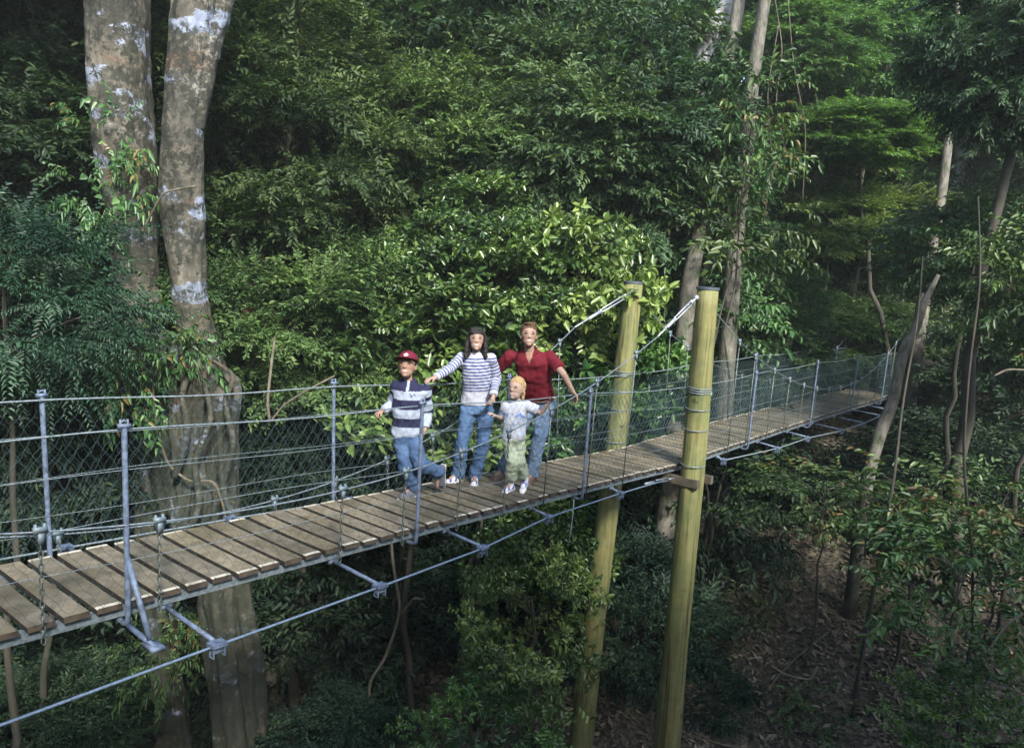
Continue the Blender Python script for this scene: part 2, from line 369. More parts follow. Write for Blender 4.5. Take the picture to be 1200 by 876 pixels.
def crown_mesh(name, kind, rad, nclump, per, seed, clump_r=.5, shell=.45, gap=0.0, leafscale=1.0, mat=None):
    """foliage: pads of leafy twigs on the ends of the boughs, spread through an ellipsoid"""
    rs = np.random.RandomState(seed); rad = np.array(rad, float)
    temps = [spray(kind, rs) for _ in range(6)]
    cl = []
    tries = 0
    while len(cl) < nclump and tries < nclump * 40:
        tries += 1
        d = rs.normal(size=3); d /= np.linalg.norm(d); rr = rs.uniform(shell, 1) ** .6
        p = d * rr * rad
        if p[2] < -rad[2] * .75: continue
        if cl and min(np.linalg.norm((p - c)) for c in cl) < clump_r * (.55 + gap): continue
        cl.append(p)
    cl = np.array(cl)
    Vs, Qs, As = [], [], []; nv = 0
    for c in cl:
        cr = clump_r * rs.uniform(.65, 1.35); outw = c / rad; outw /= np.linalg.norm(outw) + 1e-6
        m = int(per * (cr / clump_r) ** 2 * rs.uniform(.8, 1.2)); tint = rs.normal(0, .17)
        dd = rs.normal(size=(m, 3)); dd /= np.linalg.norm(dd, axis=1, keepdims=True)
        dd[:, 2] = np.abs(dd[:, 2]) * .9 - .25
        pos = c + dd * cr * np.array([1, 1, .5]) * rs.uniform(.35, 1, (m, 1))
        D = dd * np.array([1, 1, .5]) + outw * .55 + rs.normal(0, .28, (m, 3)); D /= np.linalg.norm(D, axis=1, keepdims=True)
        upv = np.array([0, 0, 1.]) + rs.normal(0, .3, (m, 3)) + outw * .35
        Yv = np.cross(upv, D); Yv /= np.linalg.norm(Yv, axis=1, keepdims=True) + 1e-9; Zv = np.cross(D, Yv)
        sc = np.clip(rs.lognormal(-.1, .28, m), .45, 1.5) * leafscale
        ti = rs.randint(0, 6, m)
        for t in range(6):
            s = np.where(ti == t)[0]
            if not len(s): continue
            V, Q, A = temps[t]
            W = pos[s][:, None] + sc[s][:, None, None] * (V[None, :, 0:1] * D[s][:, None] + V[None, :, 1:2] * Yv[s][:, None] + V[None, :, 2:3] * Zv[s][:, None])
            Vs.append(W.reshape(-1, 3)); Qs.append((Q[None] + (np.arange(len(s)) * len(V))[:, None, None] + nv).reshape(-1, 4))
            As.append(np.clip((A[None] + tint + rs.normal(0, .08, (len(s), 1))), 0, 1).ravel()); nv += len(V) * len(s)
    me = mesh_np(name, np.concatenate(Vs), np.concatenate(Qs), pt_attr={'rnd': np.concatenate(As)})
    me.materials.append(LEAF[mat or kind]); return me, cl, rad
LIB = {}
def lib(key, *a, **k): LIB[key] = crown_mesh('crown ' + key, *a, **k)
lib('fine1', 'fine', (2, 2, 1.7), 95, 62, 1); lib('fine2', 'fine', (2, 2, 1.7), 95, 62, 2)
lib('dark1', 'dark', (2, 2, 1.8), 90, 60, 3); lib('dark2', 'dark', (2, 2, 1.8), 90, 60, 4)
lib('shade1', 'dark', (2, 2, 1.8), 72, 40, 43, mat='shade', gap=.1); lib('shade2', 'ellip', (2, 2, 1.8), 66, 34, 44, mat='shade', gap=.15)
lib('broad1', 'broad', (1.6, 1.5, 1.2), 72, 22, 5, clump_r=.40, gap=.1, leafscale=1.25); lib('broad2', 'broad', (1.4, 1.4, 1.2), 50, 17, 6, clump_r=.42, gap=.3, leafscale=1.3); lib('broad3', 'broad', (1.5, 1.4, 1.3), 46, 18, 26, clump_r=.44, gap=.35, leafscale=1.3)
lib('ellip1', 'ellip', (1.6, 1.5, 1.2), 70, 42, 7, clump_r=.42, gap=.1); lib('ellip2', 'ellip', (1.4, 1.4, 1.2), 44, 24, 8, clump_r=.38, gap=.35)
lib('bush', 'broad', (1.4, 1.4, 1.5), 58, 11, 18, clump_r=.34, gap=.3, leafscale=.8)
lib('fern1', 'fern', (1.3, 1.2, 1.0), 48, 26, 9, clump_r=.42); lib('fern2', 'fern', (1.3, 1.2, 1.0), 44, 26, 10, clump_r=.42, gap=.1)
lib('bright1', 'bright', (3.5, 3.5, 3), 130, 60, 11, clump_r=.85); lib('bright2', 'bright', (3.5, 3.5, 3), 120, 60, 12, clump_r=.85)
lib('mid1', 'dark', (3.4, 3.4, 3), 130, 85, 13, clump_r=.8, leafscale=1.45); lib('mid2', 'fine', (3.4, 3.4, 3), 130, 85, 14, clump_r=.8, leafscale=1.7)
lib('sparse1', 'ellip', (1.2, 1.2, 1.1), 24, 7, 15, clump_r=.34, gap=.5, leafscale=1.2); lib('sparse2', 'ellip', (1.2, 1.2, 1.1), 20, 6, 16, clump_r=.34, gap=.6, leafscale=1.3)

def wob(P0, P1, nseg, amp, rs):
    P0, P1 = np.array(P0, float), np.array(P1, float); t = np.linspace(0, 1, nseg + 1)[:, None]
    P = P0 * (1 - t) + P1 * t; L_ = np.linalg.norm(P1 - P0)
    w = np.cumsum(rs.normal(0, 1, (nseg + 1, 3)), 0); w -= t * w[-1] + (1 - t) * w[0]; return P + w * amp * L_ / nseg ** .5
def bark_jit(seed, a=.10):
    def f(P, th):
        return 1 + a * np.sin(3 * th[None] + P[:, 2:3] * 2 + seed) * .6 + a * np.sin(7 * th[None] + P[:, 2:3] * 5 + seed * 2) * .4
    return f
_ti = [0]
def plant(name, label, cat, crown_key, centre, scale, base=None, r0=.12, group=None, bark=None, rot=None, limbs=10, lean=(0, 0), trunk=True):
    _ti[0] += 1; rs = np.random.RandomState(100 + _ti[0])
    me, cl, rad = LIB[crown_key]
    cx, cy, cz = centre; sc = np.array(scale if hasattr(scale, '__len__') else (scale,) * 3, float)
    if base is None: base = (cx + lean[0], cy + lean[1])
    bz = float(g(base[0], base[1])); B = np.array([base[0], base[1], bz - .15])
    root = empty(name, (base[0], base[1], bz)); tag(root, label, cat, group)
    cr = bpy.data.objects.new('crown', me); C.objects.link(cr); cr.parent = root
    a = rs.uniform(0, 6.28) if rot is None else rot
    cr.location = Vector((cx, cy, cz)) - root.location; cr.rotation_euler = (0, 0, a); cr.scale = sc
    if not trunk: return root
    ca, sa = math.cos(a), math.sin(a)
    T = np.array([cx, cy, cz + rad[2] * sc[2] * .35])
    mb = MB(); P = wob(B, T, 12, .035, rs); rr = np.linspace(r0, r0 * .35, 13); rr[0] *= 1.35
    mb.tube(P, rr, 9, jit=bark_jit(_ti[0]))
    idx = rs.permutation(len(cl))[:limbs]
    for q in idx:
        c = cl[q] * sc * .92; c = np.array([c[0] * ca - c[1] * sa, c[0] * sa + c[1] * ca, c[2]]) + np.array([cx, cy, cz])
        j_ = np.argmin(np.abs(P[:, 2] - (c[2] - .45 * np.linalg.norm(c[:2] - T[:2])))); j_ = max(2, min(j_, 11))
        S = P[j_]; md = (S + c) / 2 + np.array([0, 0, .12 * np.linalg.norm(c - S)]) + rs.normal(0, .05, 3)
        t = np.linspace(0, 1, 7)[:, None]; PP_ = (1 - t) ** 2 * S + 2 * t * (1 - t) * md + t * t * c
        mb.tube(PP_, np.linspace(rr[j_] * .5, .007, 7), 5, cap=False)
    mb.build('trunk', bark or BARK, root)
    return root

# ------------------------------------------------------------------ bridge geometry (s along, side across, h up)
PHI, X0, Y0, Z0, Z1, Z2, K = 0.91388, -2.93571, 4.08461, -2.10293 + 10, -0.064627, -0.00071538, -0.00328339
SE = 7.938377; PHI44 = PHI + K * SE; EXT = (-0.0372, 0.005556, 0.015849, -0.00540085, 0.00016756)
S0, S1 = -1.8, 20.2
def BP(s, side=0., h=0.):
    if s <= SE:
        m = PHI + K * s / 2; phi = PHI + K * s; x = X0 + s * math.cos(m); y = Y0 + s * math.sin(m); z = Z0 + Z1 * s + Z2 * s * s
    else:
        x, y, z = BP(SE); t = s - SE; phi = PHI44 + EXT[0] + EXT[1] * t; m = PHI44 + EXT[0] + EXT[1] * t / 2
        x += t * math.cos(m); y += t * math.sin(m); z += EXT[2] * t + EXT[3] * t * t + EXT[4] * t ** 3
    return np.array([x + math.sin(phi) * side, y - math.cos(phi) * side, z + h])
def frame(s):
    a = BP(s + .01) - BP(s - .01); a /= np.linalg.norm(a); b = BP(s, .5) - BP(s, -.5); b /= np.linalg.norm(b)
    return a, b, np.cross(a, -b)
UP = np.array([0, 0, 1.])
bridge = empty('suspension_footbridge', tuple(BP(9, 0, -.1)))
tag(bridge, 'narrow timber plank suspension footbridge with wire mesh sides and steel posts crossing the forest gully', 'footbridge')
rb = np.random.RandomState(77)
# deck planks
PPW = .1804
mbv, mbq, mi, at = [], [], [], []
nvv = 0
for q in range(int(S0 / PPW), int(S1 / PPW)):
    s = (q + .5) * PPW; a, b, c_ = frame(s); hw = (PPW - .036 - rb.uniform(-.006, .010)) / 2; th = .036
    e1 = .5 + rb.normal(0, .006); e2 = .5 + rb.normal(0, .006); dz = rb.normal(0, .002); bow = rb.normal(0, .003)
    col = rb.uniform(0, 1)
    xs = [-e2, -e2 + .032, -.25, 0, .25, e1 - .036, e1]
    pale1, pale2 = rb.uniform() < .62, rb.uniform() < .72
    ring = []
    for x in xs:
        lift = dz + bow * (1 - (x / .5) ** 2)
        bev = .006
        P = BP(s) + b * x
        for (u, w) in ((-hw, -th), (-hw, -bev + lift), (-hw + bev, lift), (hw - bev, lift), (hw, -bev + lift), (hw, -th)):
            ring.append(P + a * u + UP * (w))
    V = np.array(ring); mbv.append(V); at += [col] * len(V)
    for k_ in range(6):
        for e in range(6):
            e2_ = (e + 1) % 6
            mbq.append((nvv + k_ * 6 + e, nvv + (k_ + 1) * 6 + e, nvv + (k_ + 1) * 6 + e2_, nvv + k_ * 6 + e2_))
            pal = (k_ == 0 and pale1) or (k_ == 5 and pale2)
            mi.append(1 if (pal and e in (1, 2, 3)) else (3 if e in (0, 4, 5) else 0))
    for (o, flip) in ((0, False), (36, True)):
        A_ = [nvv + o + e for e in (0, 1, 4, 5)]; B_ = [nvv + o + e for e in (1, 2, 3, 4)]
        if flip: A_.reverse(); B_.reverse()
        mbq.append(tuple(A_)); mi.append(2); mbq.append(tuple(B_)); mi.append(2)
    nvv += len(V)
dk = link('deck', mesh_np('deck', np.concatenate(mbv), np.array(mbq), mi, {'rnd': at}), [WOOD, PALE_END, PLANK_SIDE, PLANK_GAP], bridge, smooth=False)
# steel bearers under the edges
for side in (.43, -.43):
    mb = MB(); ss = np.arange(S0, S1, .25)
    for q in range(len(ss) - 1):
        if side > 0 and rb.uniform() < .0: continue
        p0, p1 = BP(ss[q], side, -.075), BP(ss[q + 1], side, -.075); d = p1 - p0; L_ = np.linalg.norm(d); d /= L_
        b = np.cross(d, UP); b /= np.linalg.norm(b)
        mb.box((p0 + p1) / 2, d, b, np.cross(b, d), L_ / 2, .03, .027)
    mb.build('bearer', STEEL_D, bridge, smooth=False)
# handrail cables, intermediate wires and chain link mesh
def line(side, hf, s0=S0, s1=S1, step=.3):
    return [BP(s, side if not callable(side) else side(s), hf(s) if callable(hf) else hf) for s in np.arange(s0, s1 + 1e-6, step)]
def sagrail(s): return 1.05 - .012 * (1 - math.cos((s - .53) / 2.44 * 2 * math.pi)) / 2 * 2
for side in (.535, -.535):
    MB().tube(line(side, sagrail), .0068 if side < 0 else .0055, 6).build('handrail_cable', CABLE, bridge)
    for h in (.27, .53, .80):
        MB().tube(line(side * .985, lambda s, h=h: h + .012 * math.sin(s * 2.1 + h * 9)), .0024, 4).build('side_wire', CABLE, bridge)
def chainlink(side):
    mb = MB(); cw = .088; H = .98
    k_ = S0
    while k_ < S1:
        for sg in (1, -1):
            P = []
            for q in range(0, 21):
                h = H * q / 20; z = (q % 2 - .5) * .012
                s = k_ + sg * (h * .72 + z) + (0 if sg > 0 else H * .72)
                if S0 <= s <= S1: P.append(BP(s, side * .97 + .010 * math.sin(s * 3 + h * 2), h + .01))
            if len(P) > 2: mb.tube(P, .0011 if k_ < 5 else (.0018 if k_ < 8 else .0028), 3, cap=False)
        k_ += cw
    mb.build('wire_mesh', MESHW, bridge)
chainlink(.535); chainlink(-.535)
# posts
POSTS_N = [.53, 2.9, 5.42, 9.9, 12.6, 15.1, 17.6, 19.8]
POSTS_F = [.53, 2.9, 5.42, 10.2, 12.6, 15.1, 17.6, 19.8, -1.6]
def post(s, side, tall=1.05):
    a, b, c_ = frame(s); sg = 1 if side > 0 else -1
    mb = MB(); base = BP(s, sg * .545, -.14); top = BP(s, sg * .565, tall + .015)
    d = top - base; L_ = np.linalg.norm(d); d /= L_; bb = b - d * (b @ d); bb /= np.linalg.norm(bb); aa = np.cross(bb, d)
    mb.tube([BP(s, sg * .40, -.125), BP(s, sg * .50, -.135), BP(s, sg * .538, -.115), BP(s, sg * .546, -.06), top], .0160, 9)
    o = mb.build('post', STEEL, bridge); shade_auto(o, 50)
    cb = MB(); t = top
    cb.box(t + UP * .012, a, b, UP, .035, .012, .012); cb.tube([t + a * .02 - UP * .02, t + a * .02 + UP * .05], .007, 6); cb.tube([t - a * .02 - UP * .02, t - a * .02 + UP * .05], .007, 6)
    cb.tube([t + a * .02 + UP * .03, t + UP * .045, t - a * .02 + UP * .03], .006, 6)
    cb.build('cable_clamp', STEEL, o)
    if s < 1 and side > 0:      # outrigger bracket with a diagonal brace
        k_ = MB(); k_.tube([BP(s, .54, -.13), BP(s + .0, .86, -.15)], .016, 8)
        k_.box(BP(s, .84, -.15), b, a, UP, .06, .038, .012); k_.tube([BP(s, .552, .30), BP(s, .80, -.12)], .017, 8)
        k_.build('brace', STEEL, o)
    return o
for s in POSTS_N: post(s, 1)
for s in POSTS_F: post(s, -1)
# outrigger arms and the stabiliser guy cables
ARMS = [(.81, 1.03), (2.12, .97), (3.37, .88), (4.64, .66), (6.2, .57), (9.1, .54), (10.53, .77), (11.8, .80), (13.1, .97), (14.36, 1.0), (15.8, .95), (17.0, .83)]
for sg in (1, -1):
    for (s, t) in ARMS:
        a, b, c_ = frame(s)
        mb = MB(); mb.tube([BP(s, sg * .38, -.125), BP(s, sg * (t - .04), -.15)], .0145, 8); mb.tube([BP(s, sg * .43, -.127) - a * .04, BP(s, sg * .43, -.127) + a * .04], .024, 8)
        o = mb.build('outrigger_arm', STEEL, bridge)
        cb = MB(); e = BP(s, sg * t, -.155); cb.box(e, a, b, UP, .048, .036, .010); cb.box(e - UP * .03, a, b, UP, .038, .010, .024)
        for u in (-.035, .035): cb.tube([e + a * u + b * .02 + UP * .02, e + a * u + b * .02 - UP * .075, e + a * u - b * .02 - UP * .075, e + a * u - b * .02 + UP * .02], .006, 5)
        ob = cb.build('cable_clamp', STEEL, o); shade_auto(ob, 40)
    P = [BP(-1.8, sg * 1.12, -.19), BP(-.31, sg * 1.09, -.165)] + [BP(s, sg * t, -.165) for s, t in ARMS[:5]] + [BP(7.3, sg * .56, -.15)]
    Pd = np.concatenate([np.linspace(P[q], P[q + 1], 4)[:-1] for q in range(len(P) - 1)] + [[P[-1]]])
    MB().tube(Pd, .0085, 6).build('guy_cable', CABLE if sg < 0 else simple('guy cable steel', (.19, .26, .36), .5, .3, 60, (.12, .17, .22)), bridge)
    P = [BP(s, sg * t, -.165) for s, t in ARMS[5:]]
    Pd = np.concatenate([np.linspace(P[q], P[q + 1], 4)[:-1] for q in range(len(P) - 1)] + [[P[-1]]])
    MB().tube(Pd, .009, 6).build('guy_cable', CABLE, bridge)
# suspension cables with turnbuckles, and the chain hangers
def hn(s): return .45 + .0455 * (s - 1.5) ** 2
def hf(s): return .05 + .0620 * (s - 1.6) ** 2
def hafter(s): return .50 + .045 * (s - 14.1) ** 2
PN_S, PF_S = 7.80, 8.10
def chain(mb, p0, p1):
    p0, p1 = np.array(p0), np.array(p1); L_ = np.linalg.norm(p1 - p0); d = (p1 - p0) / L_; nl = max(3, int(L_ / .034))
    x = np.cross(d, UP + np.array([.3, .1, 0])); x /= np.linalg.norm(x); y = np.cross(d, x)
    for q in range(nl):
        c_ = p0 + d * L_ * (q + .5) / nl; u = x if q % 2 else y; hl = L_ / nl * .72
        ring = [c_ + d * hl * math.cos(t) + u * .011 * math.sin(t) for t in np.linspace(0, 2 * math.pi, 7)]
        mb.tube(ring, .0042, 4, cap=False)
for sg, f, ps in ((1, hn, PN_S), (-1, hf, PF_S)):
    top = BP(ps, sg * .64, f(ps) if sg > 0 else 2.28); top = BP(ps - .16, sg * .62, 2.22) + (np.array([.052, .068, 0]) * 2.2 if sg < 0 else 0)
    tb = lambda s: BP(s, sg * (.565 + .05 * max(0, (s - 4) / 4)), f(s))
    end_s = 6.75; P = [tb(s) for s in np.arange(-1.8, end_s, .25)]; e = tb(end_s); P.append(e)
    sc_o = MB().tube(P, .0062, 6).build('suspension_cable', STEEL_D, bridge)
    # turnbuckle and shackle between the cable end and the pole top
    mb = MB(); d = top - e; L_ = np.linalg.norm(d); d /= L_; x = np.cross(d, UP); x /= np.linalg.norm(x); y = np.cross(x, d)
    mb.tube([e, e + d * L_ * .25], .010, 6); mb.tube([e + d * L_ * .22, e + d * L_ * .42], .022, 8)
    for w in (-.022, .022): mb.tube([e + d * L_ * .45 + y * w, e + d * L_ * .86 + y * w * 1.2], .009, 6)
    mb.tube([e + d * L_ * .43 - y * .03, e + d * L_ * .43 + y * .03], .016, 6); mb.tube([e + d * L_ * .87 - y * .033, e + d * L_ * .87 + y * .033], .016, 6)
    mb.tube([e + d * L_ * .87, top], .013, 6); mb.sphere(top, .035, 8, 6)
    mb.build('turnbuckle', simple('bright galvanised steel', (.42, .46, .54), .45, .4, 40), sc_o)
    P = [BP(ps + .1, sg * .63, 2.2)] + [BP(s, sg * .57, hafter(s)) for s in np.arange(9.2, 19.5, .3)]
    MB().tube(P, .0055, 6).build('suspension_cable', STEEL_D, bridge)
    hs = [.08, .72, 2.1, 2.74, 3.40, 4.05, 4.7, 5.5, 6.28] if sg > 0 else [.59, 1.3, 2.29, 2.93, 3.57, 4.2, 4.85, 5.6, 6.43]
    for s in hs + [9.2, 9.8, 10.6, 11.3, 12.0, 12.7, 13.4, 14.1, 14.8, 15.5, 16.2, 16.9, 17.6, 18.3]:
        h = f(s) if s < 8 else hafter(s); a, b, c_ = frame(s)
        ct = BP(s, sg * (.565 + (.05 * max(0, (s - 4) / 4) if s < 8 else 0)), h); mb = MB()
        if h < .75: chain(mb, BP(s, sg * .54, -.10), ct)
        else:
            mb.tube([BP(s, sg * .54, -.10), ct], .0065, 5)
        o = mb.build('hanger', CHAIN, bridge)
        cb = MB(); cb.box(ct + UP * .012, a, b, UP, .035, .013, .016)
        for u in (-.022, .022): cb.tube([ct + a * u - UP * .03, ct + a * u + UP * .045], .0085, 6)
        cb.box(ct - UP * .035, a, b, UP, .014, .014, .03)
        cb.build('cable_clamp', simple('galvanised clamp', (.14, .19, .22), .6, .3, 40) if s == hs[0] else bpy.data.materials['galvanised clamp'], o)
# loose rope end below the near edge
MB().tube([BP(5.25, .55, -.1), BP(5.23, .56, -.25), BP(5.2, .57, -.42), BP(5.16, .575, -.60)], .006, 5).build('rope_end', simple('rope', (.22, .30, .27), .8), bridge)
# ---- support poles
def pole(ps, side, label, lean=(0, 0)):
    rs = np.random.RandomState(int(ps * 10)); c_ = BP(ps, side, 0); gz = float(g(c_[0], c_[1]))
    top = c_[2] + 2.34; root = empty('support_pole', (c_[0], c_[1], gz)); tag(root, label, 'pole')
    z = np.linspace(gz - .3, top, 40); t = (z - z[0]) / (z[-1] - z[0])
    P = np.stack([c_[0] + .012 * np.sin(z * 1.1) + lean[0] * (z - c_[2]), c_[1] + .012 * np.cos(z * .9) + lean[1] * (z - c_[2]), z], -1)
    MB().tube(P, .185 - .045 * t, 20, jit=lambda P, th: 1 + .025 * np.sin(2 * th[None] + P[:, 2:3] * 1.5) + .012 * np.sin(P[:, 2:3] * 9) + .01 * np.sin(5 * th[None] + P[:, 2:3] * 3)).build('shaft', POLE, root)
    mb = MB(); mb.tube([P[-1] + UP * .001, P[-1] + UP * .03], .150, 20); o = mb.build('cap', CAPM, root); shade_auto(o)
    # wire lashings where the handrail and mesh wires wrap the pole
    for h in (1.05, 1.08, .80, .53, .05, 1.02):
        rr = .185 - .045 * ((c_[2] + h - z[0]) / (z[-1] - z[0])) + .006
        ring = [np.array([c_[0] + lean[0] * h + rr * math.cos(a), c_[1] + lean[1] * h + rr * math.sin(a), c_[2] + h + .012 * math.sin(a)]) for a in np.linspace(0, 2 * math.pi, 21)]
        MB().tube(ring, .007, 5, cap=False).build('wire_lashing', STEEL_D, root)
    return root
SIDE = .70
pole(PN_S, SIDE, 'yellow green timber pole with grey cap rising on the near side of the footbridge')
pole(PF_S, -SIDE, 'timber pole with grey cap standing on the far side of the footbridge', (.052, .068))
mb = MB(); a, b, c_ = frame(7.9)
for u in (-.20, .20):
    mb.box(BP(7.88 + u, 0, -.19), b, a, UP, .86, .038, .055)
o = mb.build('crossbeam', BEAM, bridge, smooth=False)
mb = MB(); P0 = BP(6.9, .5, -.16); P1 = BP(7.6, .55, -.16); mb.tube([P0, P0 + (P1 - P0) * .3], .02, 8)
for w in (-.02, .02): mb.tube([P0 + (P1 - P0) * .35 + UP * w, P0 + (P1 - P0) * .8 + UP * w], .007, 6)
mb.tube([P0 + (P1 - P0) * .8, P1], .012, 6); mb.build('turnbuckle', STEEL_D, bridge)

# ------------------------------------------------------------------ people
J = {
    'boy': dict(headc=(-0.980, 7.016, 8.947), chin=(-0.973, 6.986, 8.831), neck=(-0.968, 7.046, 8.772), shR=(-1.079, 7.046, 8.718), shL=(-0.815, 7.076, 8.685), elR=(-1.130, 7.146, 8.523), wrR=(-1.196, 6.966, 8.498), haR=(-1.261, 6.886, 8.470), elL=(-0.796, 7.186, 8.456), wrL=(-0.802, 7.066, 8.315), haL=(-0.826, 7.016, 8.251), pel=(-0.973, 7.076, 8.262), hipR=(-1.021, 7.076, 8.242), hipL=(-0.907, 7.076, 8.248), knR=(-0.968, 6.986, 7.967), anR=(-0.882, 7.076, 7.716), toeR=(-0.993, 6.996, 7.676), knL=(-0.823, 6.926, 8.008), anL=(-0.672, 7.146, 7.877), toeL=(-0.676, 7.166, 7.681)),
    'woman': dict(headc=(-0.384, 7.755, 9.138), chin=(-0.380, 7.725, 9.018), neck=(-0.386, 7.795, 8.974), shR=(-0.530, 7.805, 8.920), shL=(-0.220, 7.775, 8.931), elR=(-0.637, 7.655, 8.820), wrR=(-0.769, 7.445, 8.751), haR=(-0.843, 7.355, 8.753), elL=(-0.158, 7.835, 8.719), wrL=(-0.179, 7.605, 8.561), haL=(-0.228, 7.535, 8.449), pel=(-0.350, 7.825, 8.429), hipR=(-0.438, 7.815, 8.399), hipL=(-0.259, 7.815, 8.408), knR=(-0.480, 7.735, 8.030), anR=(-0.514, 7.795, 7.640), toeR=(-0.619, 7.675, 7.596), knL=(-0.259, 7.755, 8.064), anL=(-0.333, 7.835, 7.704), toeL=(-0.342, 7.655, 7.636)),
    'man': dict(headc=(0.154, 7.861, 9.199), chin=(0.171, 7.811, 9.072), neck=(0.176, 7.911, 9.006), shR=(-0.037, 8.001, 8.929), shL=(0.388, 7.961, 8.947), elR=(-0.168, 8.131, 8.755), wrR=(-0.241, 8.261, 8.626), haR=(-0.288, 8.301, 8.589), elL=(0.527, 7.741, 8.815), wrL=(0.634, 7.781, 8.639), haL=(0.670, 7.801, 8.578), pel=(0.311, 8.131, 8.469), hipR=(0.220, 8.141, 8.434), hipL=(0.396, 8.121, 8.447), knR=(0.073, 8.081, 8.030), anR=(-0.041, 8.131, 7.682), toeR=(-0.155, 8.001, 7.578), knL=(0.332, 8.051, 8.060), anL=(0.279, 8.111, 7.685), toeL=(0.207, 7.961, 7.610)),
    'girl': dict(headc=(0.054, 7.601, 8.680), chin=(0.030, 7.561, 8.572), neck=(0.058, 7.631, 8.533), shR=(-0.044, 7.621, 8.468), shL=(0.165, 7.621, 8.488), elR=(-0.073, 7.701, 8.315), wrR=(-0.151, 7.521, 8.385), haR=(-0.207, 7.461, 8.439), elL=(0.317, 7.601, 8.420), wrL=(0.401, 7.521, 8.564), haL=(0.423, 7.491, 8.606), pel=(0.052, 7.641, 8.136), hipR=(0.009, 7.641, 8.116), hipL=(0.105, 7.641, 8.121), knR=(0.046, 7.541, 7.909), anR=(0.049, 7.621, 7.667), toeR=(-0.025, 7.521, 7.585), knL=(0.117, 7.571, 7.904), anL=(0.197, 7.681, 7.740), toeL=(0.177, 7.601, 7.607)),
}
def v(*a): return np.array(a, float)
def nz(x): return x / (np.linalg.norm(x) + 1e-9)
def cone(mb, a, b, ra, rb_, n=14, flat=None):
    """closed capsule from a to b with radii ra, rb_"""
    a, b = np.array(a, float), np.array(b, float); d = nz(b - a); L_ = np.linalg.norm(b - a)
    P, Rr = [], []
    for t in (-1, -.85, -.5): P.append(a + d * ra * t); Rr.append(ra * math.sqrt(max(0.0, 1 - t * t)) + 1e-4)
    for t in np.linspace(0, 1, 5): P.append(a + (b - a) * t); Rr.append(ra + (rb_ - ra) * t)
    for t in (.5, .85, 1): P.append(b + d * rb_ * t); Rr.append(rb_ * math.sqrt(max(0.0, 1 - t * t)) + 1e-4)
    mb.tube(P, Rr, n)
def loft(mb, rings, n=24):
    """rings: (centre, x axis, y axis, rx, ry)"""
    th = np.linspace(0, 2 * math.pi, n, endpoint=False); V = []
    for (c_, ax, ay, rx, ry) in rings:
        ct, st = np.cos(th), np.sin(th); e = .8
        V.append(c_ + (np.sign(ct) * np.abs(ct) ** e * rx)[:, None] * ax + (np.sign(st) * np.abs(st) ** e * ry)[:, None] * ay)
    m = len(V); V = np.concatenate(V); b0 = mb.n
    i = np.arange(m - 1)[:, None] * n; j = np.arange(n)[None]; k = (j + 1) % n
    mb.add(V, np.stack([i + j, i + k, i + n + k, i + n + j], -1).reshape(-1, 4))
    mb.v.append(np.array([rings[0][0], rings[-1][0]])); mb.n += 2
    jj = np.arange(n); kk = (jj + 1) % n
    mb.t.append(np.stack([np.full(n, mb.n - 2), b0 + kk, b0 + jj], -1)); mb.t.append(np.stack([np.full(n, mb.n - 1), b0 + (m - 1) * n + jj, b0 + (m - 1) * n + kk], -1))
def remeshed(mb, vox, smooth=4):
    me = mb.mesh('tmp'); o = bpy.data.objects.new('tmp', me); C.objects.link(o)
    bm = bmesh.new(); bm.from_mesh(me); bmesh.ops.recalc_face_normals(bm, faces=bm.faces); bm.to_mesh(me); bm.free()
    r = o.modifiers.new('r', 'REMESH'); r.mode = 'VOXEL'; r.voxel_size = vox
    if smooth: s_ = o.modifiers.new('s', 'SMOOTH'); s_.factor = .5; s_.iterations = smooth
    dg = bpy.context.evaluated_depsgraph_get(); ev = o.evaluated_get(dg); m2 = bpy.data.meshes.new_from_object(ev)
    bpy.data.objects.remove(o); bpy.data.meshes.remove(me)
    return m2
def coords(me):
    a = np.empty(len(me.vertices) * 3, np.float32); me.vertices.foreach_get('co', a); return a.reshape(-1, 3).astype(float)
def normals(me):
    a = np.empty(len(me.vertices) * 3, np.float32); me.vertices.foreach_get('normal', a); return a.reshape(-1, 3).astype(float)
def setcol(me, col):
    at_ = me.color_attributes.new('Col', 'FLOAT_COLOR', 'POINT'); c4 = np.ones((len(me.vertices), 4), np.float32); c4[:, :3] = col
    at_.data.foreach_set('color', c4.ravel())
def wrinkle(me, amp, freq, seed=0, stretch=(1, 1, 1)):
    P = coords(me); Nn = normals(me); st = np.array(stretch)
    f = np.array([noise.noise(Vector(p * freq * st + seed)) + .5 * noise.noise(Vector(p * freq * 2.3 * st + seed + 7)) for p in P])
    P = P + Nn * (f * amp)[:, None]; me.vertices.foreach_set('co', P.astype(np.float32).ravel()); me.update()
def segd(P, a, b):
    a, b = np.array(a), np.array(b); ab = b - a; t = np.clip(((P - a) @ ab) / (ab @ ab), 0, 1)
    return np.linalg.norm(P - (a + t[:, None] * ab), axis=1), t
